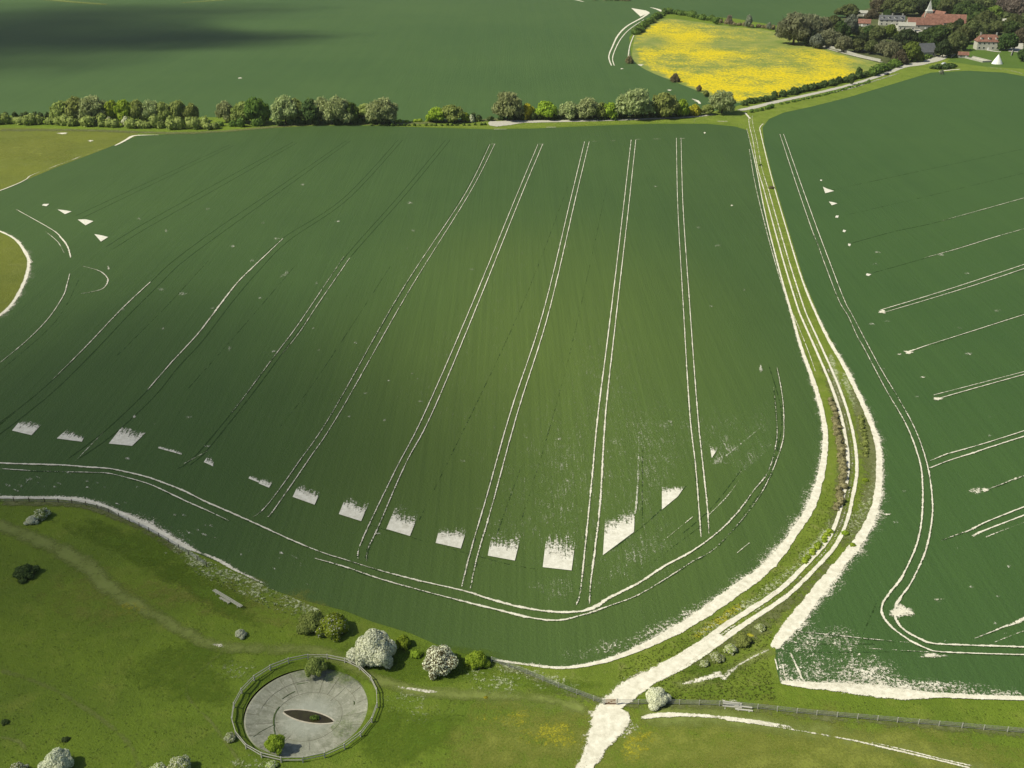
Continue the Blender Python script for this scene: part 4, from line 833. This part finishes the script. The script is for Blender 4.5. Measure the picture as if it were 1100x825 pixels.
# ------------------------------------------------------------------ built things
class MB:
    def __init__(s): s.V = []; s.F = []
    def box(s, c, sz, rz=0.0, taper=1.0):
        b = len(s.V); cx, cy, cz = c; x, y, z = (q / 2 for q in sz); ca, sa = math.cos(rz), math.sin(rz)
        for dz, k in ((-z, 1), (z, taper)):
            for dx, dy in ((-x, -y), (x, -y), (x, y), (-x, y)):
                dx *= k; dy *= k; s.V.append((cx + dx * ca - dy * sa, cy + dx * sa + dy * ca, cz + dz))
        for f in ((3, 2, 1, 0), (4, 5, 6, 7), (0, 1, 5, 4), (1, 2, 6, 5), (2, 3, 7, 6), (3, 0, 4, 7)): s.F.append(tuple(b + i for i in f))
        return s
    def bar(s, p0, p1, wy, wz):
        p0, p1 = Vector(p0), Vector(p1); z = (p1 - p0).normalized(); x = Vector((0, 0, 1)).cross(z)
        x = x.normalized() if x.length > 1e-3 else Vector((1, 0, 0)); y = z.cross(x); b = len(s.V)
        for p in (p0, p1):
            for a, c in ((-1, -1), (1, -1), (1, 1), (-1, 1)): q = p + x * a * wy / 2 + y * c * wz / 2; s.V.append(q[:])
        for f in ((3, 2, 1, 0), (4, 5, 6, 7), (0, 1, 5, 4), (1, 2, 6, 5), (2, 3, 7, 6), (3, 0, 4, 7)): s.F.append(tuple(b + i for i in f))
        return s
    def pts(s, V, Fc):
        b = len(s.V); s.V += [tuple(v) for v in V]; s.F += [tuple(b + i for i in f) for f in Fc]; return s
    def build(s, name, mat, parent=None): return link(name, mesh(name, s.V, s.F, mat), parent)
    def me(s, name, mat): return mesh(name, s.V, s.F, mat)

# --- dew pond
def pond():
    root = empty('dew_pond', (POND.x + .35, POND.y - .35, 0)); tag(root, 'round concrete dew pond, nearly dry, inside a rail fence', 'pond')
    k = N('pond_concrete'); tc = k.n('ShaderNodeTexCoord'); sep = k.n('ShaderNodeSeparateXYZ'); k.l(tc.outputs['Object'], sep.inputs[0])
    ang = k.math('ARCTAN2', sep.outputs[1], sep.outputs[0]); ln = k.n('ShaderNodeVectorMath', operation='LENGTH'); k.l(tc.outputs['Object'], ln.inputs[0])
    cell = k.n('ShaderNodeCombineXYZ'); k.l(k.math('FLOOR', k.math('MULTIPLY', ang, 44 / 6.2832)), cell.inputs[0]); k.l(k.math('FLOOR', k.math('MULTIPLY', ln.outputs['Value'], 0.36)), cell.inputs[1])
    wn = k.n('ShaderNodeTexWhiteNoise'); k.l(cell.outputs[0], wn.inputs[0])
    streak = k.n('ShaderNodeCombineXYZ'); k.l(k.math('MULTIPLY', ang, 22), streak.inputs[0]); k.l(k.math('MULTIPLY', ln.outputs['Value'], .35), streak.inputs[1])
    st = k.noise(1.0, 3, .7, streak.outputs[0]); n1 = k.noise(.5, 5, .7); n2 = k.noise(4, 4, .8)
    c = k.mix(n1, (0.22, 0.23, 0.175), (0.35, 0.36, 0.285)); c = k.mix(k.math('MULTIPLY', st, .45), c, (0.45, 0.45, 0.36))
    c = k.mix(k.math('MULTIPLY', wn.outputs[0], .65), c, (0.21, 0.215, 0.165)); c = k.mix(k.math('MULTIPLY', n2, .5), c, (0.15, 0.15, 0.10)); c = k.mix(k.math('MULTIPLY', k.noise(.9, 6, .8, lo=.5, hi=.66), .5), c, (0.50, 0.49, 0.41)); c = k.mix(k.math('MULTIPLY', k.noise(.7, 6, .8, k.coord(1, (1, 1.3, 1)), lo=.52, hi=.68), .6), c, (0.13, 0.14, 0.085))
    ring = k.n('ShaderNodeMapRange'); k.l(k.math('ADD', ln.outputs['Value'], k.math('MULTIPLY', n1, 1.4)), ring.inputs[0]); ring.inputs[1].default_value = 6.2; ring.inputs[2].default_value = 3.6
    c = k.mix(k.math('MULTIPLY', ring.outputs[0], .5), c, (0.40, 0.42, 0.36))
    mc = k.done(k.bsdf(c, .85, k.bump(n2, .4, .05), .2))
    zf = lambda r: -0.42 - 1.1 * (1 - max(0.0, (min(r, 10.0) - 4.3) / 5.7) ** 1.5)
    V = [(0, 0, zf(0))]; Fc = []; sg = 88; rr_ = [0.6, 1.2, 2, 3, 4, 5, 6, 7, 8, 9, 9.7, 10.0]
    for r in rr_:
        for q in range(sg): a = 2 * math.pi * q / sg; V.append((r * math.cos(a), r * math.sin(a), zf(r)))
    for q in range(sg): Fc.append((0, 1 + q, 1 + (q + 1) % sg))
    for i in range(len(rr_) - 1):
        for q in range(sg): o = 1 + i * sg; Fc.append((o + q, o + sg + q, o + sg + (q + 1) % sg, o + (q + 1) % sg))
    b = len(V)                                    # thickness of the rim
    for q in range(sg): a = 2 * math.pi * q / sg; V.append((10.15 * math.cos(a), 10.15 * math.sin(a), -.9))
    for q in range(sg): o = 1 + (len(rr_) - 1) * sg; Fc.append((o + q, b + q, b + (q + 1) % sg, o + (q + 1) % sg))
    link('basin', mesh('basin', V, Fc, mc, smooth=True), root)
    mj = plain('joint_filler', (0.17, 0.165, 0.12), (0.25, 0.24, 0.18), 3); mg = LM['green']
    def seam(r0, a0, r1, a1, w, mbb, n=10):
        L = []
        for i in range(n + 1):
            t = i / n; r = r0 + (r1 - r0) * t; a = a0 + (a1 - a0) * t; L.append(Vector((r * math.cos(a) + R.uniform(-.03, .03), r * math.sin(a) + R.uniform(-.03, .03), zf(r) + .03)))
        own = mbb is None; mbb = mbb or MB()
        for i in range(n): mbb.bar(L[i], L[i + 1], w, .03)
        if own: mbb.build('joint', mj, root)
    for i in range(22):
        a = i * 2 * math.pi / 22 + R.uniform(-.06, .06); r0 = R.choice((4.6, 5.4, 7.9)); seam(r0, a, R.choice((7.8, 9.9)) if r0 < 7 else 9.9, a + R.uniform(-.02, .02), R.uniform(.03, .06), None, 8)
    seam(5.4, 0, 5.4, 6.283, .04, None, 70); seam(7.9, .4, 7.9, 3.0, .05, None, 30)
    
    for q in ((5.5, 2.75, 5.5, 3.55, .22, 12), (5.5, 3.5, 9.3, 3.75, .07, 10), (5.5, 3.55, 6.3, 4.0, .16, 8), (6.3, 2.1, 6.2, 2.5, .14, 6), (7.4, 1.75, 7.6, 2.0, .1, 4), (7.5, .3, 7.6, .4, .2, 3)):
        wd = MB(); seam(*q[:5], wd, q[5]); wd.build('weed_line', LM['dark'], root)
    # the last muddy water: a pointed oval
    k = N('muddy_water'); n = k.noise(.9, 4, .7); mw = k.done(k.bsdf(k.mix(n, (0.030, 0.022, 0.010), (0.045, 0.042, 0.014)), .25, None, .5))
    k = N('wet_mud'); n = k.noise(1.2, 4, .7); mm = k.done(k.bsdf(k.mix(n, (0.36, 0.32, 0.23), (0.55, 0.51, 0.41)), .6, None, .4))
    for nm, L, W, z, mt in (('mud_edge', 4.85, 1.4, -1.50, mm), ('water', 4.4, 1.12, -1.485, mw)):
        V = []; n = 40
        for i in range(n):
            a = 2 * math.pi * i / n; x = L * math.cos(a); y = W * math.copysign(abs(math.sin(a)) ** 1.5, math.sin(a)); 
            ca, sa = math.cos(-.26), math.sin(-.26); V.append((x * ca - y * sa, x * sa + y * ca, z))
        V.append((0, 0, z)); link(nm, mesh(nm, V, [(i, (i + 1) % n, n) for i in range(n)], mt), root)
    V, Fc = crown(3, [(1.1, -.5, -1.6, .75, .5, .35)], 160, .16, core=.7)
    # crown() drops points below ground, so build it raised and lower it
    V, Fc = crown(3, [(1.1, -.45, .3, .8, .45, .3)], 220, .14, core=.7); V[:, 2] -= 1.58
    link('water_weed', mesh('water_weed', V, Fc, LM['green']), root)
pond()
def ring_fence():
    root = empty('rail_fence', (POND.x, POND.y, 0)); tag(root, 'pale weathered post and rail fence circling the dew pond', 'fence'); n = 22; r = 11.55
    post = MB().box((0, 0, .58), (.17, .17, 1.2)).me('post', M_WOOD)
    P_ = [(r * math.cos(2 * math.pi * i / n), r * math.sin(2 * math.pi * i / n)) for i in range(n)]
    for i in range(n):
        p = link('post', post, root); p.location = (*P_[i], 0); p.rotation_euler.z = 2 * math.pi * i / n
        a, b = P_[i], P_[(i + 1) % n]
        for z in (.55, 1.08):
            MB().bar((a[0], a[1], z + R.uniform(-.05, .05)), (b[0], b[1], z + R.uniform(-.05, .05)), .06, .14).build('rail', M_WOOD, root)
ring_fence()
def wire_fence(pts, label, step=3.0, top=1.1, postm=None):
    sm = sample([(x, y, 1, 1) for x, y in pts], .5); o = sm[0][0]; root = empty('wire_fence', o); tag(root, label, 'fence')
    P_ = [sm[0][0]]; acc = 0
    for a, b in zip(sm, sm[1:]):
        acc += (b[0] - a[0]).length
        if acc >= step: P_.append(b[0]); acc = 0
    P_.append(sm[-1][0])
    P_ = P_[:100]
    pm = MB().box((0, 0, .55), (.12, .12, 1.15)).me('post', postm or M_WOOD)
    for q in P_: p = link('post', pm, root); p.location = q - o
    for z in (.3, .6, .85, top):
        wv = MB()
        for a, b in zip(P_, P_[1:]): wv.bar((a - o) + Vector((0, 0, z)), (b - o) + Vector((0, 0, z)), .035, .035)
        wv.build('wire', M_WIRE, root)
    return root
wire_fence([(528,711),(560,722),(600,739),(630,750),(648,757)], 'grey wire fence running from the field edge down to the gate')
wire_fence([(663,757),(700,757),(780,759),(870,768),(960,776),(1040,783),(1110,789)], 'long grey wire fence from the gate to the right edge')
wire_fence([(-20,540),(0,539),(60,540),(100,545),(150,566),(198,593),(222,609)], 'thin dark wire fence below the left chalk margin', postm=M_BARK)
def gate():
    a, b = G(649.5, 757.5), G(662, 757.5); L = (b - a).length; root = empty('field_gate', a, math.atan2(b.y - a.y, b.x - a.x)); tag(root, 'brown wooden gate where the chalk track passes the fence', 'gate')
    for x in (-.12, L + .12): MB().box((x, 0, .7), (.22, .22, 1.45)).build('gate_post', M_WOOD, root)
    for z in (.25, .48, .72, .96, 1.2): MB().box((L / 2, 0, z), (L - .1, .05, .1)).build('bar', M_WOODB, root)
    MB().bar((.1, .04, .25), (L - .1, .04, 1.2), .05, .09).build('brace', M_WOODB, root)
gate()
def bench(px0, py0, px1, py1, label, wd, hs, name='bench', back=False):
    a, b = G(px0, py0, hs), G(px1, py1, hs); L = (b - a).xy.length; root = empty(name, (a.x, a.y, 0), math.atan2(b.y - a.y, b.x - a.x)); tag(root, label, 'bench')
    n = 3
    for i in range(n): MB().box((L / 2, (i - 1) * wd / n, hs), (L, wd / n * .5, .07)).build('slat', M_WOOD, root)
    for t in (.12, .5, .88):
        for yy in (-1, 1): MB().box((L * t, yy * wd * .33, hs / 2), (.1, .1, hs - .04)).build('leg', M_WOOD, root)
        MB().box((L * t, 0, hs - .09), (.1, wd * .9, .08)).build('crossbar', M_WOOD, root)
    return root
bench(229.5,633.5,259.5,651.5, 'long narrow weathered bench on the grass above the footpath', .75, .72)
bench(236,641.5,246.5,647.5, 'short low bench set close in front of the long one', .5, .45)
def boards():
    a, b = G(776, 759), G(808, 763); L = (b - a).length; root = empty('timber_stack', a, math.atan2(b.y - a.y, b.x - a.x)); tag(root, 'pale timber boards stacked low beside the right wire fence', 'timber stack')
    for i, (x0, x1, y, z) in enumerate([(0, 3.1, .1, .15), (.1, 3.0, .6, .15), (.0, 3.1, 1.0, .17), (2.0, 4.8, -.3, .15), (1.9, 4.7, .25, .32), (.2, 2.6, .35, .33)]):
        MB().box(((x0 + x1) / 2, y, z), (x1 - x0, .26, .14), R.uniform(-.03, .03)).build('board', M_WOOD, root)
    for x in (.4, 2.5, 4.2): MB().box((x, .3, .045), (.15, 1.7, .09)).build('bearer', M_WOOD, root)
boards()

# --- village buildings
def gable(x0, x1, y0, y1, ze, zr, over=.4, th=.25, hip=0.0):
    """roof shell along x"""
    ym = (y0 + y1) / 2; m = MB(); a, b = x0 - over, x1 + over; c, d = y0 - over, y1 + over; dz = over * (zr - ze) / ((y1 - y0) / 2)
    o = [(a, c, ze - dz), (b, c, ze - dz), (b, d, ze - dz), (a, d, ze - dz), (a + hip, ym, zr), (b - hip, ym, zr)]
    i = [(p[0], p[1], p[2] + th) for p in o]
    m.pts(o + i, [(1, 0, 4, 5), (3, 2, 5, 4), (6, 7, 11, 10), (8, 9, 10, 11), (0, 1, 7, 6), (2, 3, 9, 8), (1, 2, 8, 7), (3, 0, 6, 9)] + ([(7, 8, 11), (9, 6, 10)] if hip else [(5, 11, 7, 1), (5, 2, 8, 11), (4, 10, 9, 3), (4, 0, 6, 10)]))
    return m
def walls(x0, x1, y0, y1, ze, zr, hip=False):
    ym = (y0 + y1) / 2; m = MB()
    V = [(x0, y0, -.1), (x1, y0, -.1), (x1, y1, -.1), (x0, y1, -.1), (x0, y0, ze), (x1, y0, ze), (x1, y1, ze), (x0, y1, ze)]
    Fc = [(0, 1, 5, 4), (2, 3, 7, 6)]
    if hip: Fc += [(1, 2, 6, 5), (3, 0, 4, 7)]
    else: V += [(x0, ym, zr - .03), (x1, ym, zr - .03)]; Fc += [(1, 2, 6, 9, 5), (3, 0, 4, 8, 7)]
    return m.pts(V, Fc)
def house(name, px, py, L, W, ze, zr, rot, wm, rm, label, cat='house', wins=0, storeys=1, door=True, dorm=0, chim=(), hip=0.0, endwin=True):
    root = empty(name, G(px, py), rot); tag(root, label, cat)
    walls(-L / 2, L / 2, -W / 2, W / 2, ze, zr, hip > 0).build('wall', wm, root)
    rf = gable(-L / 2, L / 2, -W / 2, W / 2, ze, zr, hip=hip).build('roof', rm, root)
    for x in chim:
        MB().box((x, 0, zr + .5), (1.0, .8, 2.4)).box((x, 0, zr + 1.75), (1.15, .95, .18)).build('chimney', M_FLINT, rf)
    sh = ze / max(storeys, 1)
    for st in range(storeys):
        for i in range(wins):
            x = -L / 2 + L * (i + .5) / wins
            if door and st == 0 and i == wins // 2:
                MB().box((x, -W / 2 - .03, 1.05), (1.1, .12, 2.1)).build('door', M_WHITE, root); continue
            wz = st * sh + sh * .58
            f = MB().box((x, -W / 2 - .02, wz), (1.5, .1, 1.5)).build('window', M_WHITE, root)
            MB().box((x, -W / 2 - .06, wz), (1.25, .08, 1.25)).build('pane', M_GLASS, f)
    for i in range(dorm):
        x = -L / 2 + L * (i + .5) / dorm; y = -W / 2 * .62; z0 = ze + (zr - ze) * .38
        d = MB().box((x, y, z0 + .55), (1.5, 1.6, 1.3)).build('dormer', M_WHITE, rf)
        MB().box((x, y - .82, z0 + .7), (1.1, .06, .8)).build('pane', M_GLASS, d)
        gable(x - .7, x + .7, y - .9, y + 1.2, z0 + 1.2, z0 + 1.7, .15, .08).build('dormer_roof', rm, rf)
    return root
house('barn', 992, 31, 30, 11, 4.2, 9.5, -.10, M_FLINT, M_TILE, 'long red-tiled barn with pale flint wall left of the spire', 'barn', wins=5, door=True)
house('barn', 1014, 29, 34, 14, 4.5, 11, -.28, M_FLINT, M_TILE, 'largest red-tiled barn with a white right gable', 'barn', wins=4)
house('barn', 1004, 24, 24, 11, 4.5, 10.5, -1.2, M_FLINT, M_TILE, 'red-roofed cross wing of the barns below the spire', 'barn')
house('terrace', 957, 27, 22, 8, 5, 8.5, -.22, M_CREAM, M_SLATE, 'slate-roofed white terrace with four small dormers', 'house', wins=5, storeys=2, dorm=4, chim=(-9, 0, 9))
house('farmhouse', 973, 33, 14, 8, 4.5, 7, -.25, M_CREAM, M_FLINT, 'pale farmhouse wing between the slate terrace and red barn', 'house', wins=4)
house('cottage', 926, 28, 14, 7, 3, 6, -.35, M_FLINT, M_TILE, 'small red-roofed cottage on the left lawn', 'house', wins=3, chim=(-5,))
house('shed', 924, 17, 13, 7, 3, 5, -.35, M_FLINT, M_FLINT, 'pale low-roofed shed behind the small red cottage', 'shed', wins=2)
house('slate_house', 992, 60, 14, 11, 3.5, 9, .22, M_CREAM, M_SLATE, 'dark slate-roofed house by the lane bend', 'house', wins=3, chim=())
house('manor_house', 1059, 53, 17, 10, 6.5, 11, -.12, M_CREAM, M_TILE, 'big red-roofed house with three dormers facing the lawn', 'house', wins=5, storeys=2, dorm=3, chim=(-6, 6), hip=3.0)
house('shed', 1034, 62, 7, 4.5, 2.4, 4.2, -.2, M_FLINT, M_TILE, 'small red-roofed garden hut at the end of the walled terrace', 'shed', wins=2)
house('shed', 1078, 25, 8, 5, 2.6, 4, -.1, M_CREAM, M_CREAM, 'small pale roof half hidden behind the red-roofed house', 'shed', wins=2)
house('shed', 1098, 8, 10, 5, 3, 4.6, .3, M_CREAM, M_CREAM, 'pale shed among the copper trees at top right', 'shed', wins=2)
def church():
    root = empty('church_tower', G(996, 24), -.1); tag(root, 'square flint church tower with a slim pale pointed spire', 'church')
    MB().box((0, 0, 5), (5.5, 5.5, 10.2)).build('tower', M_FLINT, root)
    V = [(-3, -3, 10.1), (3, -3, 10.1), (3, 3, 10.1), (-3, 3, 10.1), (-1.9, -1.9, 11.6), (1.9, -1.9, 11.6), (1.9, 1.9, 11.6), (-1.9, 1.9, 11.6), (0, 0, 20)]
    sp = MB().pts(V, [(3, 2, 1, 0), (0, 1, 5, 4), (1, 2, 6, 5), (2, 3, 7, 6), (3, 0, 4, 7), (4, 5, 8), (5, 6, 8), (6, 7, 8), (7, 4, 8)]).build('spire', M_SPIRE, root)
    MB().bar((0, 0, 19.8), (0, 0, 21.4), .15, .15).bar((-.5, 0, 20.8), (.5, 0, 20.8), .1, .1).build('finial', M_WIRE, sp)
    for s_ in (-1, 1): MB().box((s_ * 1.2, -2.76, 7.8), (.9, .1, 1.8)).build('louvre', M_GLASS, root)
church()
def tent():
    root = empty('tent', G(1071, 68.5), .1); tag(root, 'white pointed tent on the lawn below the red-roofed house', 'tent')
    n = 14; V = [(4 * math.cos(2 * math.pi * i / n), 3.4 * math.sin(2 * math.pi * i / n), 0) for i in range(n)] + [(3.2 * math.cos(2 * math.pi * i / n), 2.7 * math.sin(2 * math.pi * i / n), 1.6) for i in range(n)] + [(.15 * math.cos(2 * math.pi * i / n), .15 * math.sin(2 * math.pi * i / n), 6.6) for i in range(n)]
    V += [(0, 0, 6.7)]
    MB().pts(V, [(i, (i + 1) % n, n + (i + 1) % n, n + i) for i in range(n)] + [(n + i, n + (i + 1) % n, 2 * n + (i + 1) % n, 2 * n + i) for i in range(n)] + [(2 * n + i, 2 * n + (i + 1) % n, 3 * n) for i in range(n)]).build('canvas', M_CANVAS, root)
    MB().bar((0, 0, 0), (0, 0, 7.3), .12, .12).build('pole', M_WOOD, root)
tent()
def terrace():
    a, b = G(1040, 62), G(1060, 67); L = (b - a).length; root = empty('garden_terrace', a, math.atan2(b.y - a.y, b.x - a.x)); tag(root, 'pale paved terrace with low walls running from the garden hut', 'terrace')
    MB().box((L / 2, 0, .2), (L, 7, .4)).build('paving', M_STONE, root)
    for y in (-3.7, 3.7): MB().box((L / 2, y, .6), (L, .35, 1.2)).build('wall', M_FLINT, root)
    MB().box((L + .2, 0, .6), (.35, 7.7, 1.2)).build('wall', M_FLINT, root)
terrace()
def gwall(pts, label, h=1.9):
    sm = sample([(x, y, 1, 1) for x, y in pts], 6); o = sm[0][0]; m = MB()
    for a, b in zip(sm, sm[1:]): m.bar((a[0] - o) + Vector((0, 0, h / 2)), (b[0] - o) + Vector((0, 0, h / 2)), .5, h)
    ob = m.build('garden_wall', M_FLINT); ob.location = o; tag(ob, label, 'wall')
gwall([(864,41),(880,49),(900,54),(922,61),(946,66.5)], 'curving flint garden wall along the right top of the meadow')
gwall([(876,38),(884,44),(896,48),(912,52)], 'inner pale flint wall behind the silvery bush')
gwall([(880,24),(900,26),(906,32)], 'pale garden wall left of the small red cottage')
gwall([(1086,60),(1090,48)], 'driveway wall right of the red-roofed house', 1.2)
gwall([(1022,62),(1032,54),(1038,46)], 'pale wall along the avenue beside the lawn', 1.4)
def car_body():
    prof = [(-2.15, .35), (-2.2, .75), (-1.95, .95), (-1.35, 1.02), (-.95, 1.42), (.65, 1.45), (1.35, 1.0), (2.0, .88), (2.2, .65), (2.15, .35)]
    V = []; n = len(prof)
    for s_, k in ((-1, 1), (1, 1)):
        for x, z in prof: V.append((x, s_ * (.88 if z < 1.1 else .68), z))
    return MB().pts(V, [tuple(reversed(range(n))), tuple(range(n, 2 * n))] + [(i, (i + 1) % n, n + (i + 1) % n, n + i) for i in range(n)])
CARC = {'white': plain('white_car_paint', (.70, .70, .68), (.76, .76, .74), 1, .3, 0, .5), 'silver': plain('silver_car_paint', (.40, .42, .44), (.48, .50, .52), 1, .3, 0, .5), 'dark': plain('dark_car_paint', (.03, .035, .045), (.05, .055, .065), 1, .3, 0, .5), 'blue': plain('blue_car_paint', (.07, .11, .20), (.10, .14, .24), 1, .3, 0, .5)}
CM = {c: car_body().me('body', m) for c, m in CARC.items()}
gl = MB()
for s_ in (-1, 1): gl.pts([(-1.15, s_ * .80, 1.08), (1.05, s_ * .80, 1.08), (.6, s_ * .70, 1.38), (-.9, s_ * .70, 1.38)], [(0, 1, 2, 3)])
gl.pts([(.72, -.6, 1.43), (.72, .6, 1.43), (1.30, .72, 1.06), (1.30, -.72, 1.06)], [(0, 1, 2, 3)]); GLM = gl.me('windows', M_GLASS)
wh = []; V = []; Fc = []; tube(V, Fc, (0, -.1, 0), (0, .1, 0), .33, .33, 14); Fc.append(tuple(reversed(range(14)))); WM = mesh('wheel', V, Fc, M_RUBBER)
for px, py, rot, c, l in [(905,47,-.3,'silver','silver car, leftmost of those parked behind the wall'),(909,48.6,-.25,'white','white car beside the leftmost silver one'),(915,50.2,-.3,'dark','dark car parked behind the garden wall'),(921,52,-.2,'blue','blue car parked behind the garden wall'),(929,55,-.3,'silver','silver car, rightmost of those parked behind the wall'),
        (937,57,.4,'white','white car parked under the grey tree'),(869,37.5,.1,'white','white car near the dark ivy-clad tree'),(952.5,80.5,.75,'dark','dark car driving along the lane beside the meadow'),(1014,69.5,.5,'silver','silver car at the lane bend below the avenue'),(1008,71,.4,'dark','dark car on the verge by the lane bend'),(891,33.5,.1,'white','white car in the garden left of the small red cottage')]:
    root = empty('parked_car', G(px, py) + Vector((0, 0, .12)), rot); tag(root, l, 'car', 'cars around the village')
    link('body', CM[c], root); link('windows', GLM, root)
    for x in (-1.35, 1.35):
        for y in (-.82, .82): q = link('wheel', WM, root); q.location = (x, y, .33)

# ------------------------------------------------------------------ rough grass standing on the downland and verges
def tufts(name, n, region, hgt, mat, seed, label):
    rg = np.random.RandomState(seed); xs = []; ys = []
    pxs = rg.uniform(-30, 1130, n * 3); pys = rg.uniform(520, 850, n * 3)
    ok = region(pxs, pys); pxs, pys = pxs[ok][:n], pys[ok][:n]
    u = (pxs - 550) / F; v = (pys - 412.5) / F; t = H / (SP + v * CP); X = u * t; Y = (CP - v * SP) * t
    k = (X - POND.x) ** 2 + (Y - POND.y) ** 2 > 11.2 ** 2; X, Y = X[k], Y[k]; n = len(X)
    V = np.zeros((n, 3, 3, 3)); 
    for b in range(3):
        a = rg.uniform(0, 6.28, n); hh = hgt * rg.uniform(.4, 1.2, n); w_ = rg.uniform(.06, .16, n)
        V[:, b, 0] = np.stack([X + np.cos(a) * w_, Y + np.sin(a) * w_, np.full(n, .02)], 1); V[:, b, 1] = np.stack([X - np.cos(a) * w_, Y - np.sin(a) * w_, np.full(n, .02)], 1)
        V[:, b, 2] = np.stack([X + rg.normal(0, .12, n), Y + rg.normal(0, .12, n), hh], 1)
    me = mesh(name, V.reshape(-1, 3), np.arange(n * 9).reshape(-1, 3), mat)
    tag(link(name, me), label, 'grass', kind='stuff')
EX = np.array([-30, 0, 60, 100, 150, 200, 262, 330, 400, 470, 530, 605, 645, 680, 720, 755, 793, 822, 853, 874]); EY = np.array([540, 541, 542, 548, 570, 595, 622, 652, 675, 700, 714, 722, 717, 706, 688, 668, 644, 620, 580, 545])
def reg_down(px, py):
    ok = py > np.interp(px, EX, EY) + 3; ok &= ~((px > 835) & (py < 754)); ok &= ~((px > 640) & (px < 840) & (py < 745)); ok &= ~((abs(px - 655) < 30) & (py > 740)); return ok
def reg_verge(px, py):
    l = np.interp(py, [520, 545, 576, 617, 637, 660, 681, 700, 712], [884, 876, 858, 826, 800, 768, 733, 695, 660]); m = np.interp(py, [520, 558, 584, 609, 637, 660, 694, 722, 742], [914, 905, 893, 871, 842, 808, 759, 706, 680])
    r = np.interp(py, [520, 540, 573, 602, 631, 670, 698, 745], [938, 932, 918, 894, 868, 838, 826, 836]); d = np.where(py > 640, 12, 6) + (py - 500) * .02
    return (px > l + 4) & (px < r - 4) & (abs(px - m) > d) & (py < 752)
tm_down = leaf_mat('grass_blades', (0.10, 0.14, 0.02), (0.18, 0.22, 0.04), .5); tm_verge = leaf_mat('verge_blades', (0.13, 0.19, 0.03), (0.28, 0.31, 0.08), .5)
tufts('rough_grass', 5000, reg_down, .10, tm_down, 3, 'short rough olive-green grass over the downland around the pond')
tufts('verge_grass_tufts', 22000, reg_verge, .3, tm_verge, 4, 'taller yellow-green grass on the verges of the chalk track')
def reg_parsley(px, py):
    a = np.interp(px, [195, 222, 345], [592, 604, 657]); b = np.interp(px, [195, 213, 330, 345], [600, 620, 672, 676]); return (px > 195) & (px < 345) & (py > a) & (py < b)
tufts('cow_parsley', 5500, reg_parsley, .45, leaf_mat('parsley_heads', (0.12, 0.17, 0.04), (0.36, 0.40, 0.20), .4), 6, 'pale flowering cow parsley along the field edge above the bench')

# ------------------------------------------------------------------ clouds (their shadows fall on the fields) and one added shading veil
def cloud(px, py, rx, ry, dens, hz, label, edge=.55, nscale=1.6, rot=0.0, gamma=1.0):
    g = G(px, py); k = (hz / -LD.z); c = g - LD * k
    V, Fc = ico(4); V = V.copy(); rg = np.random.RandomState(int(px) % 97)
    for f in (2, 4, 7):
        ph = rg.uniform(0, 6, 3); V *= (1 + .10 / f * 2 * np.sin(V[:, :1] * f + ph[0]) * np.sin(V[:, 1:2] * f + ph[1]) + 0)
    m = N('cloud_vapour'); tc = m.n('ShaderNodeTexCoord'); mp = m.n('ShaderNodeMapping'); m.l(tc.outputs['Object'], mp.inputs[0]); mp.inputs['Scale'].default_value = (1, 1, 0)
    ln = m.n('ShaderNodeVectorMath', operation='LENGTH'); m.l(mp.outputs[0], ln.inputs[0])
    nn = m.noise(nscale, 3, .5, mp.outputs[0]); r = m.math('ADD', ln.outputs['Value'], m.math('MULTIPLY', m.math('SUBTRACT', nn, .5), .55))
    mr = m.n('ShaderNodeMapRange', interpolation_type='SMOOTHSTEP'); m.l(r, mr.inputs[0]); mr.inputs[1].default_value = .98; mr.inputs[2].default_value = .98 - edge; mr.inputs[4].default_value = dens
    tr = m.n('ShaderNodeBsdfTransparent'); ms = m.n('ShaderNodeMixShader'); m.l(mr.outputs[0], ms.inputs[0]); m.l(tr.outputs[0], ms.inputs[1]); m.l(m.bsdf((.85, .85, .86), .9), ms.inputs[2])
    mt = m.done(ms.outputs[0])
    o = link('cloud', mesh('cloud', V, Fc, mt, smooth=True)); o.location = c; o.scale = (rx, ry, min(rx, ry) * .35); o.rotation_euler.z = rot
    o['label'] = label; o['kind'] = 'structure'
cloud(-60, 44, 260, 250, .82, 1500, 'fair-weather cloud shading the far field', .7, 1.6, -.1)
cloud(215, 42, 150, 75, .72, 1600, 'small cloud beside the larger one', .8, 2.0)
cloud(120, 14, 260, 120, .45, 1700, 'wide cloud beyond the far field', .8, 2.0)
cloud(-250, 640, 150, 230, .60, 1900, 'added veil out of view, dimming the left downland', .95, 1.0)  # unseen veil, added to darken the left side and near corner
